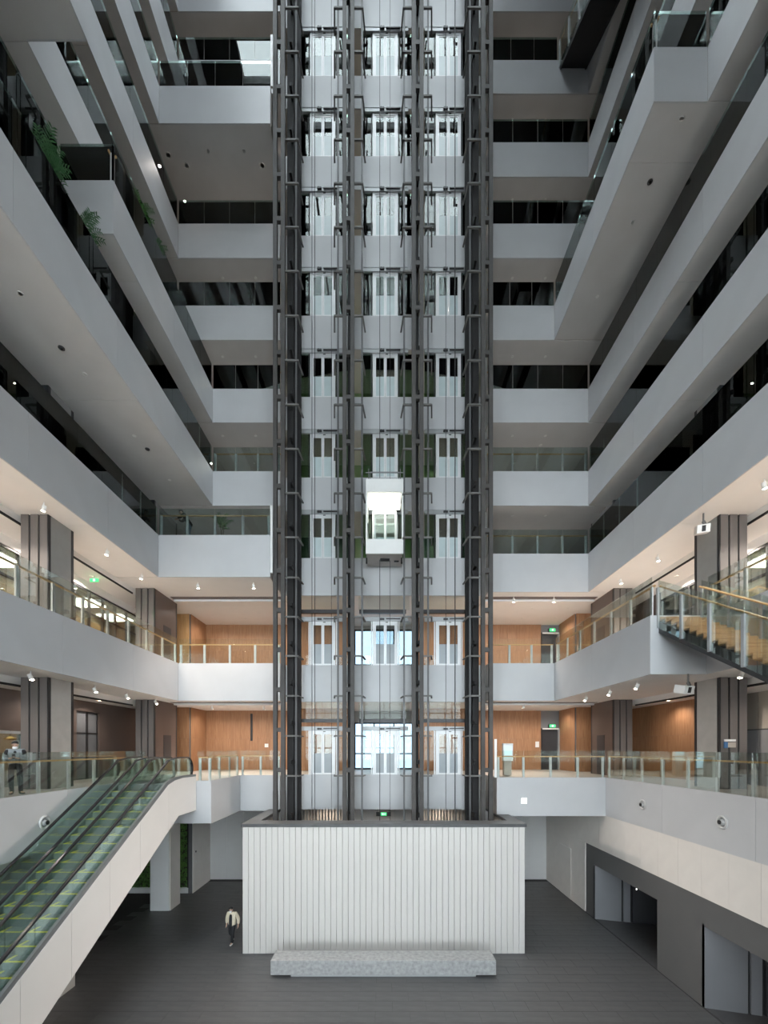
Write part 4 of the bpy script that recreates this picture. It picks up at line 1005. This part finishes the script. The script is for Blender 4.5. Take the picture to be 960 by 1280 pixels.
bpart('blue_tab', 12.54, 12.655, 15.60, 15.65, TOP[2] + 1.50, TOP[2] + 1.72, M['blue'], nb)
def projector(x, y, z, label, ang):
    t = thing('projector', label, 'projector', (x, y, z))
    R = lambda mb: mb.xf(Matrix.Translation((x, y, z)) @ Matrix.Rotation(ang, 4, 'Z') @ Matrix.Rotation(.25, 4, 'X'))
    wpart('bracket', MB().tube([(x, y, z), (x, y, z - .3)], .03, 8).tube([(x, y, z - .3), (x + .02, y - .05, z - .42)], .06, 8), M['bracket'], t)
    wpart('body', R(MB().box(-.2, .2, -.2, .25, -.68, -.40)), M['wlamp'], t); wpart('lens', R(MB().box(-.06, .06, -.215, -.2, -.64, -.44)), M['black'], t)
projector(10.72, 14.95, Z3, 'white projector hanging below the stair landing by the right column', .2)
projector(11.75, 15.6, Z4, 'white projector hanging beside the upper right column', -.4)

# ------------------------------------------------------------------ plants
def leaf_mesh(L, w, droop, seg=5, name='leaf', m=None):
    mb = MB(); vs = []; fs = []
    for i in range(seg + 1):
        t_ = i / seg; wd = w * math.sin(PI * (0.12 + .88 * t_)) * (1 if i < seg else .1)
        y = L * t_ * math.cos(droop * t_ * .6); z = L * (t_ * .7 - droop * .8 * t_ * t_)
        vs += [(-wd, y, z + wd * .3), (0, y, z), (wd, y, z + wd * .3)]
    for i in range(seg):
        o = i * 3; fs += [(o, o + 1, o + 4, o + 3), (o + 1, o + 2, o + 5, o + 4)]
    mb.add(vs, fs); return mesh(name, mb, m or M['plant'], True)
def frond_mesh(L, m):
    mb = MB(); N = 9
    mb.tube([(0, L * t / 6 * .85, L * (t / 6 * .9 - (t / 6) ** 2 * .55)) for t in range(7)], [.012 - .0015 * t for t in range(7)], 5)
    for i in range(1, N + 1):
        t_ = i / N; y = L * t_ * .85; z = L * (t_ * .9 - t_ * t_ * .55)
        l = L * .38 * (1.1 - .6 * t_)
        for s in (-1, 1):
            a = Vector((0, y, z)); d_ = Vector((s * .8, .55, -.05)) * l; p = Vector((0.3 * s, -.4, 0)).normalized() * .028
            mb.add([a - p * .4, a + d_ * .5 - p + Vector((0, 0, .03)), a + d_ + Vector((0, 0, -.08 * l)), a + d_ * .5 + p + Vector((0, 0, .03)), a + p * .4], [(0, 1, 2, 3, 4)])
    return mesh('frond', mb, m)
fr_l, fr_d = frond_mesh(1.0, M['plant']), frond_mesh(1.0, M['plant2'])
agave = leaf_mesh(1.0, .06, .25, 5, 'blade', M['plant2'])
def plant(x, y, z, h, label, kind='palm', pot=True, n=11, dark=True, lift=0.0):
    t = thing('potted_plant', label, 'plant', (x, y, z))
    ph = .38 if pot else .02
    if pot:
        wpart('pot', MB().lathe([(.14, 0), (.21, .1), (.22, .36), (.20, .38), (.17, .34)], 16, (x, y, z)), M['pot'], t, True)
    else: wpart('planter_soil', MB().box(x - .2, x + .2, y - .2, y + .2, z, z + .04), M['soil'], t)
    if kind == 'palm':
        for i in range(3): wpart('stem', MB().tube([(x + .05 * math.cos(i * 2), y + .05 * math.sin(i * 2), z + ph - .05), (x + .12 * math.cos(i * 2), y + .12 * math.sin(i * 2), z + ph + lift + h * .35)], .014, 6), M['stem'], t)
    for i in range(n):
        s = h * random.uniform(.55, .85) if kind == 'palm' else h * random.uniform(.8, 1.1)
        o = obj('frond' if kind == 'palm' else 'blade', (fr_d if dark else fr_l) if kind == 'palm' else agave, t, (0, 0, ph + lift * random.uniform(.6, 1) + (h * .32 * random.random() if kind == 'palm' else 0)))
        o.rotation_euler = (random.uniform(0, .55), random.uniform(-.2, .2), i * 2.4 + random.uniform(-.3, .3)); o.scale = (s, s, s)
plant(-8.55, 22.4, TOP[4], .85, 'bushy green potted palm behind the third left wing balustrade', 'palm', True, 18, False, .55)
plant(-9.98, 12.5, TOP[5], 1.0, 'large dark palm leaning over the fourth left gallery rail, nearest of its row', 'palm', False, 34, True, 1.75)
plant(-10.06, 14.1, TOP[5], .95, 'large dark palm behind the fourth left gallery rail, farther of its row', 'palm', False, 30, True, 1.6)
plant(-10.45, 15.85, TOP[6], .85, 'dark palm behind the end balustrade of the fifth left gallery', 'palm', False, 20, True, .8)
plant(-10.0, 17.2, TOP[6], .9, 'light green bushy plant on the fifth left gallery', 'palm', False, 28, False, 1.75)
plant(-10.0, 18.3, TOP[6], .9, 'darker bushy plant on the fifth left gallery behind the light green one', 'palm', False, 24, True, 1.4)
plant(-8.1, 22.25, TOP[9], .62, 'small spiky agave behind the eighth left wing balustrade', 'agave', False, 12)
plant(10.05, 15.75, TOP[7], .5, 'spiky agave behind the end balustrade of the sixth right gallery', 'agave', False, 11)

# ------------------------------------------------------------------ people
def skin_mesh(name, J, E, m, parent, sub=2):
    """J: joint -> (pos, radius); E: list of joint pairs. First joint is the root."""
    keys = list(J); idx = {k_: i for i, k_ in enumerate(keys)}
    me = bpy.data.meshes.new(name); me.from_pydata([J[k_][0] for k_ in keys], [(idx[a], idx[b]) for a, b in E], [])
    o = bpy.data.objects.new(name, me); COL.objects.link(o)
    md = o.modifiers.new('skin', 'SKIN'); md.use_smooth_shade = True
    for i, k_ in enumerate(keys):
        sv = me.skin_vertices[0].data[i]; r = J[k_][1]; sv.radius = r if isinstance(r, tuple) else (r, r); sv.use_root = (i == 0)
    o.modifiers.new('sub', 'SUBSURF').levels = sub; o.modifiers['sub'].render_levels = sub
    dg = bpy.context.evaluated_depsgraph_get(); dg.update()
    nm = bpy.data.meshes.new_from_object(o.evaluated_get(dg)); nm.name = name
    nm.materials.clear(); nm.materials.append(m)
    bpy.data.objects.remove(o); bpy.data.meshes.remove(me)
    nm.polygons.foreach_set('use_smooth', [True] * len(nm.polygons))
    return obj(name, nm, parent)
def person(loc, rz, P, label, cols, extra=None):
    """P: joint positions in a local frame facing -Y, z up. cols: jacket, trousers, shoes, inner"""
    t = thing('person', label, 'person', loc, None, rz)
    V = {k_: Vector(v) for k_, v in P.items()}
    J = {'pelvis': (V['pelvis'], (.13, .10)), 'waist': (V['pelvis'].lerp(V['chest'], .45), (.125, .095)), 'chest': (V['chest'], (.15, .11)), 'neckb': (V['neck'], .06),
         'neck': (V['neck'].lerp(V['head'], .35), .052), 'head': (V['head'], (.075, .09)), 'crown': (V['head'] + (V['head'] - V['neck']).normalized() * .085, (.068, .08))}
    E = [('pelvis', 'waist'), ('waist', 'chest'), ('chest', 'neckb'), ('neckb', 'neck'), ('neck', 'head'), ('head', 'crown')]
    for s in 'lr':
        J['sh' + s] = (V['sh' + s], .06); J['el' + s] = (V['el' + s], .042); J['wr' + s] = (V['wr' + s], .029)
        pd = (V['wr' + s] - V['el' + s]).normalized()
        hd = V.get('hd' + s, V['wr' + s] + pd * .085)
        J['pm' + s] = (hd, (.034, .02))
        E += [('chest', 'sh' + s), ('sh' + s, 'el' + s), ('el' + s, 'wr' + s), ('wr' + s, 'pm' + s)]
        hdir = (hd - V['wr' + s]).normalized()
        side = hdir.cross(Vector((0, 0, 1))) if abs(hdir.z) < .8 else Vector((0, 1, 0))
        side = side.normalized(); nrm = hdir.cross(side).normalized()
        curl = V.get('curl' + s, -nrm if nrm.z > 0 else nrm)
        for f, (off, ln) in enumerate(((-.027, .062), (-.009, .075), (.009, .07), (.027, .055))):
            b0 = hd + side * off + hdir * .012; b1 = b0 + hdir * ln * .55 + curl * ln * .12; b2 = b1 + (hdir * .5 + curl * .7).normalized() * ln * .5
            for q, p in enumerate((b0, b1, b2)): J[f'f{s}{f}{q}'] = (p, (.0095, .0095) if q < 2 else (.0075, .0075))
            E += [('pm' + s, f'f{s}{f}0'), (f'f{s}{f}0', f'f{s}{f}1'), (f'f{s}{f}1', f'f{s}{f}2')]
        tb = V['wr' + s].lerp(hd, .55) + side * (.03 if s == 'l' else -.03); t1 = tb + (hdir * .6 + side * (.5 if s == 'l' else -.5)).normalized() * .04; t2 = t1 + hdir * .03
        J['t' + s + '0'] = (tb, .012); J['t' + s + '1'] = (t1, .0105); J['t' + s + '2'] = (t2, .009)
        E += [('wr' + s, 't' + s + '0'), ('t' + s + '0', 't' + s + '1'), ('t' + s + '1', 't' + s + '2')]
        J['hip' + s] = (V['hip' + s], .085); J['kn' + s] = (V['kn' + s], .055); J['an' + s] = (V['an' + s], .038)
        J['to' + s] = (V['to' + s], (.038, .028))
        E += [('pelvis', 'hip' + s), ('hip' + s, 'kn' + s), ('kn' + s, 'an' + s), ('an' + s, 'to' + s)]
    skin_mesh('body', J, E, M['skin'], t)
    # clothing grown round the same skeleton
    g = 1.0
    JT = {'pelvis': (V['pelvis'] + Vector((0, 0, .02)), (.16, .125)), 'belt': (V['pelvis'].lerp(V['chest'], .4), (.135, .105)), 'hl': (V['hipl'], .105), 'hr': (V['hipr'], .105), 'kl': (V['knl'], .078), 'kr': (V['knr'], .078),
          'al': (V['anl'] - (V['knl'] - V['anl']) * .11, .058), 'ar': (V['anr'] - (V['knr'] - V['anr']) * .11, .058)}
    skin_mesh('trousers', JT, [('pelvis', 'belt'), ('pelvis', 'hl'), ('pelvis', 'hr'), ('hl', 'kl'), ('hr', 'kr'), ('kl', 'al'), ('kr', 'ar')], cols['trousers'], t)
    pu = cols.get('puff', 1.0)
    up = (V['chest'] - V['pelvis'])
    JJ = {'hem': (V['pelvis'] - up.normalized() * .14, (.185 * pu, .15 * pu)), 'mid': (V['pelvis'].lerp(V['chest'], .5), (.17 * pu, .13 * pu)), 'chest': (V['chest'], (.185 * pu, .14 * pu)), 'col': (V['neck'] - Vector((0, 0, .0)), .085)}
    EJ = [('hem', 'mid'), ('mid', 'chest'), ('chest', 'col')]
    for s in 'lr':
        JJ['s' + s] = (V['sh' + s], .085 * pu); JJ['e' + s] = (V['el' + s], .066 * pu); JJ['w' + s] = (V['wr' + s].lerp(V['el' + s], .12), .048 * pu)
        EJ += [('chest', 's' + s), ('s' + s, 'e' + s), ('e' + s, 'w' + s)]
    skin_mesh('jacket', JJ, EJ, cols['jacket'], t)
    for s in 'lr':
        a_, b_ = V['an' + s], V['to' + s]
        dr_ = Vector((b_.x - a_.x, b_.y - a_.y, 0)).normalized()
        heel = Vector((a_.x, a_.y, 0)) - dr_ * .06 + Vector((0, 0, b_.z)); toe = heel + dr_ * .25
        skin_mesh('shoe', {'h': (heel + Vector((0, 0, .015)), (.042, .045)), 'm': (heel.lerp(toe, .55) + Vector((0, 0, .0)), (.048, .04)), 't': (toe, (.038, .028))}, [('h', 'm'), ('m', 't')], cols['shoes'], t)
    H = V['head']; F = V.get('face', Vector((0, -1, 0))).normalized(); U = (H - V['neck']).normalized(); Sd = F.cross(U).normalized(); U = Sd.cross(F).normalized()
    if U.z < 0: U = -U
    mtx = Matrix(((Sd.x, -F.x, U.x, H.x), (Sd.y, -F.y, U.y, H.y), (Sd.z, -F.z, U.z, H.z), (0, 0, 0, 1)))
    # local head frame: x side, -y face, z up
    hb = MB()
    n_, m_ = 16, 8
    for j in range(m_ + 1):
        for q in range(n_):
            ph = 2 * PI * q / n_; th = PI * .56 * j / m_
            fr_ = -math.sin(ph)                      # >0 towards the face
            tt = th * (0.62 if fr_ < -.2 and False else (1 - .38 * max(0, -math.sin(ph)) if True else 1))
            tt = th * (1 - .42 * max(0, math.sin(ph + PI)))
            hb.v.append((.092 * math.sin(tt) * math.cos(ph), .108 * math.sin(tt) * math.sin(ph), .06 + .10 * math.cos(tt)))
    for j in range(m_):
        for q in range(n_): hb.f.append((j * n_ + q, j * n_ + (q + 1) % n_, (j + 1) * n_ + (q + 1) % n_, (j + 1) * n_ + q))
    obj('hair', mesh('hair', hb.xf(mtx), M['hair'], True), t)
    obj('nose', mesh('nose', MB().prism([(-.018, -.0), (0, .05), (.018, 0)], -.112, -.085, 'y').xf(mtx), M['skin']), t)
    for s in (-1, 1):
        obj('eye', mesh('eye', MB().ball((s * .032, -.088, .038), .011, (1.3, .7, .7), 10, 6).xf(mtx), M['hair'], True), t)
        obj('ear', mesh('ear', MB().ball((s * .083, .005, .02), .03, (.35, .7, 1), 10, 6).xf(mtx), M['skin'], True), t)
    if cols.get('mask'):
        mz = cols['mask']
        obj('face_mask', mesh('face_mask', MB().ball((0, -.055, mz), .07, (1.0, .85, .72), 14, 8).xf(mtx), M['mask'], True), t)
    else:
        obj('mouth', mesh('mouth', MB().ball((0, -.088, -.035), .02, (1.2, .5, .3), 10, 6).xf(mtx), M['skin'], True), t)
    if extra: extra(t, V)
    return t
BASE = dict(pelvis=(0, 0, .93), chest=(0, 0, 1.28), neck=(0, 0, 1.45), head=(0, -.02, 1.60), shl=(.19, 0, 1.40), shr=(-.19, 0, 1.40),
            hipl=(.09, 0, .88), hipr=(-.09, 0, .88))
# man on the lowest left gallery, looking down at his phone
P1 = dict(BASE, pelvis=(0, .05, .93), chest=(0, .0, 1.29), neck=(0, -.04, 1.46), head=(0, -.09, 1.585), face=(0, -1, -.45), ell=(.27, -.08, 1.13), elr=(-.27, -.08, 1.13), wrl=(.09, -.33, 1.17), wrr=(-.09, -.33, 1.17),
          hdl=(.035, -.38, 1.19), hdr=(-.035, -.38, 1.19), curll=(-.5, -.3, .6), curlr=(.5, -.3, .6), shl=(.20, -.02, 1.40), shr=(-.20, -.02, 1.40),
          knl=(.12, -.02, .49), anl=(.13, .03, .08), tol=(.24, -.12, .035), knr=(-.11, -.02, .49), anr=(-.09, .04, .08), tor=(-.12, -.15, .035))
def phone_(t, V):
    obj('phone', mesh('phone', MB().box(-.037, .037, -.43, -.42, 1.16, 1.31), M['phone']), t)
    # black yoke patches on both sleeves and shoulders
    for s, k_ in ((1, 'l'), (-1, 'r')):
        skin_mesh('sleeve_patch', {'m': (V['sh' + k_].lerp(V['chest'], .22) + Vector((0, -.016, .012)), .098), 'a': (V['sh' + k_] + Vector((s * .004, -.016, .008)), .102), 'b': (V['sh' + k_].lerp(V['el' + k_], .6) + Vector((s * .004, -.014, 0)), .09)}, [('m', 'a'), ('a', 'b')], M['jblack'], t, 1)
    skin_mesh('inner_collar', {'a': (V['neck'] + Vector((0, -.045, -.03)), .06), 'b': (V['chest'] + Vector((0, -.085, .02)), .065)}, [('a', 'b')], M['jblack'], t, 1)
person((-11.95, 13.75, TOP[2]), math.radians(35), P1, 'man in grey and black jacket looking at a phone behind the left balustrade', dict(jacket=M['jgrey'], trousers=M['jblack'], shoes=M['jblack'], mask=-.062, puff=1.08), phone_)
# man walking beside the enclosure
P2 = dict(BASE, pelvis=(0, 0, .92), chest=(0, -.03, 1.28), neck=(0, -.06, 1.45), head=(-.01, -.10, 1.59), face=(0, -1, -.25), ell=(.30, .05, 1.13), elr=(-.29, .06, 1.13), wrl=(.33, -.06, .90), wrr=(-.27, -.02, .89),
          knl=(.08, -.13, .50), anl=(.07, -.16, .09), tol=(.07, -.33, .035), knr=(-.09, -.03, .48), anr=(-.09, .26, .17), tor=(-.09, .13, .05))
def open_(t, V):
    skin_mesh('dark_shirt', {'a': (V['neck'] + Vector((0, -.045, -.04)), .065), 'b': (V['chest'] + Vector((0, -.135, -.02)), (.08, .065)), 'c': (V['pelvis'] + Vector((0, -.17, -.10)), (.085, .06))}, [('a', 'b'), ('b', 'c')], M['jblack'], t, 1)
person((-7.16, 20.0, 0.0), math.radians(-8), P2, 'man in a cream puffer jacket and mask walking past the white enclosure', dict(jacket=M['jcream'], trousers=M['jblack'], shoes=M['shoe'], mask=-.035, puff=1.22), open_)
# man leaning on the rail of the third left wing, facing left
P3 = dict(BASE, pelvis=(0, .18, .90), chest=(0, -.02, 1.22), neck=(0, -.12, 1.36), head=(0, -.22, 1.46), face=(0, -1, -.35), shl=(.18, -.06, 1.32), shr=(-.18, -.06, 1.32), hipl=(.09, .18, .86), hipr=(-.09, .18, .86),
          ell=(.22, -.22, 1.12), elr=(-.22, -.22, 1.12), wrl=(.06, -.40, 1.11), wrr=(-.06, -.40, 1.12), knl=(.10, .05, .48), anl=(.10, .18, .08), tol=(.11, .02, .035), knr=(-.09, .12, .48), anr=(-.09, .3, .08), tor=(-.09, .13, .035))
person((-10.3, 22.05, TOP[4]), math.radians(-78), P3, 'man in black jacket and jeans leaning on the third left wing rail', dict(jacket=M['jblack'], trousers=M['jeans'], shoes=M['jblack']))
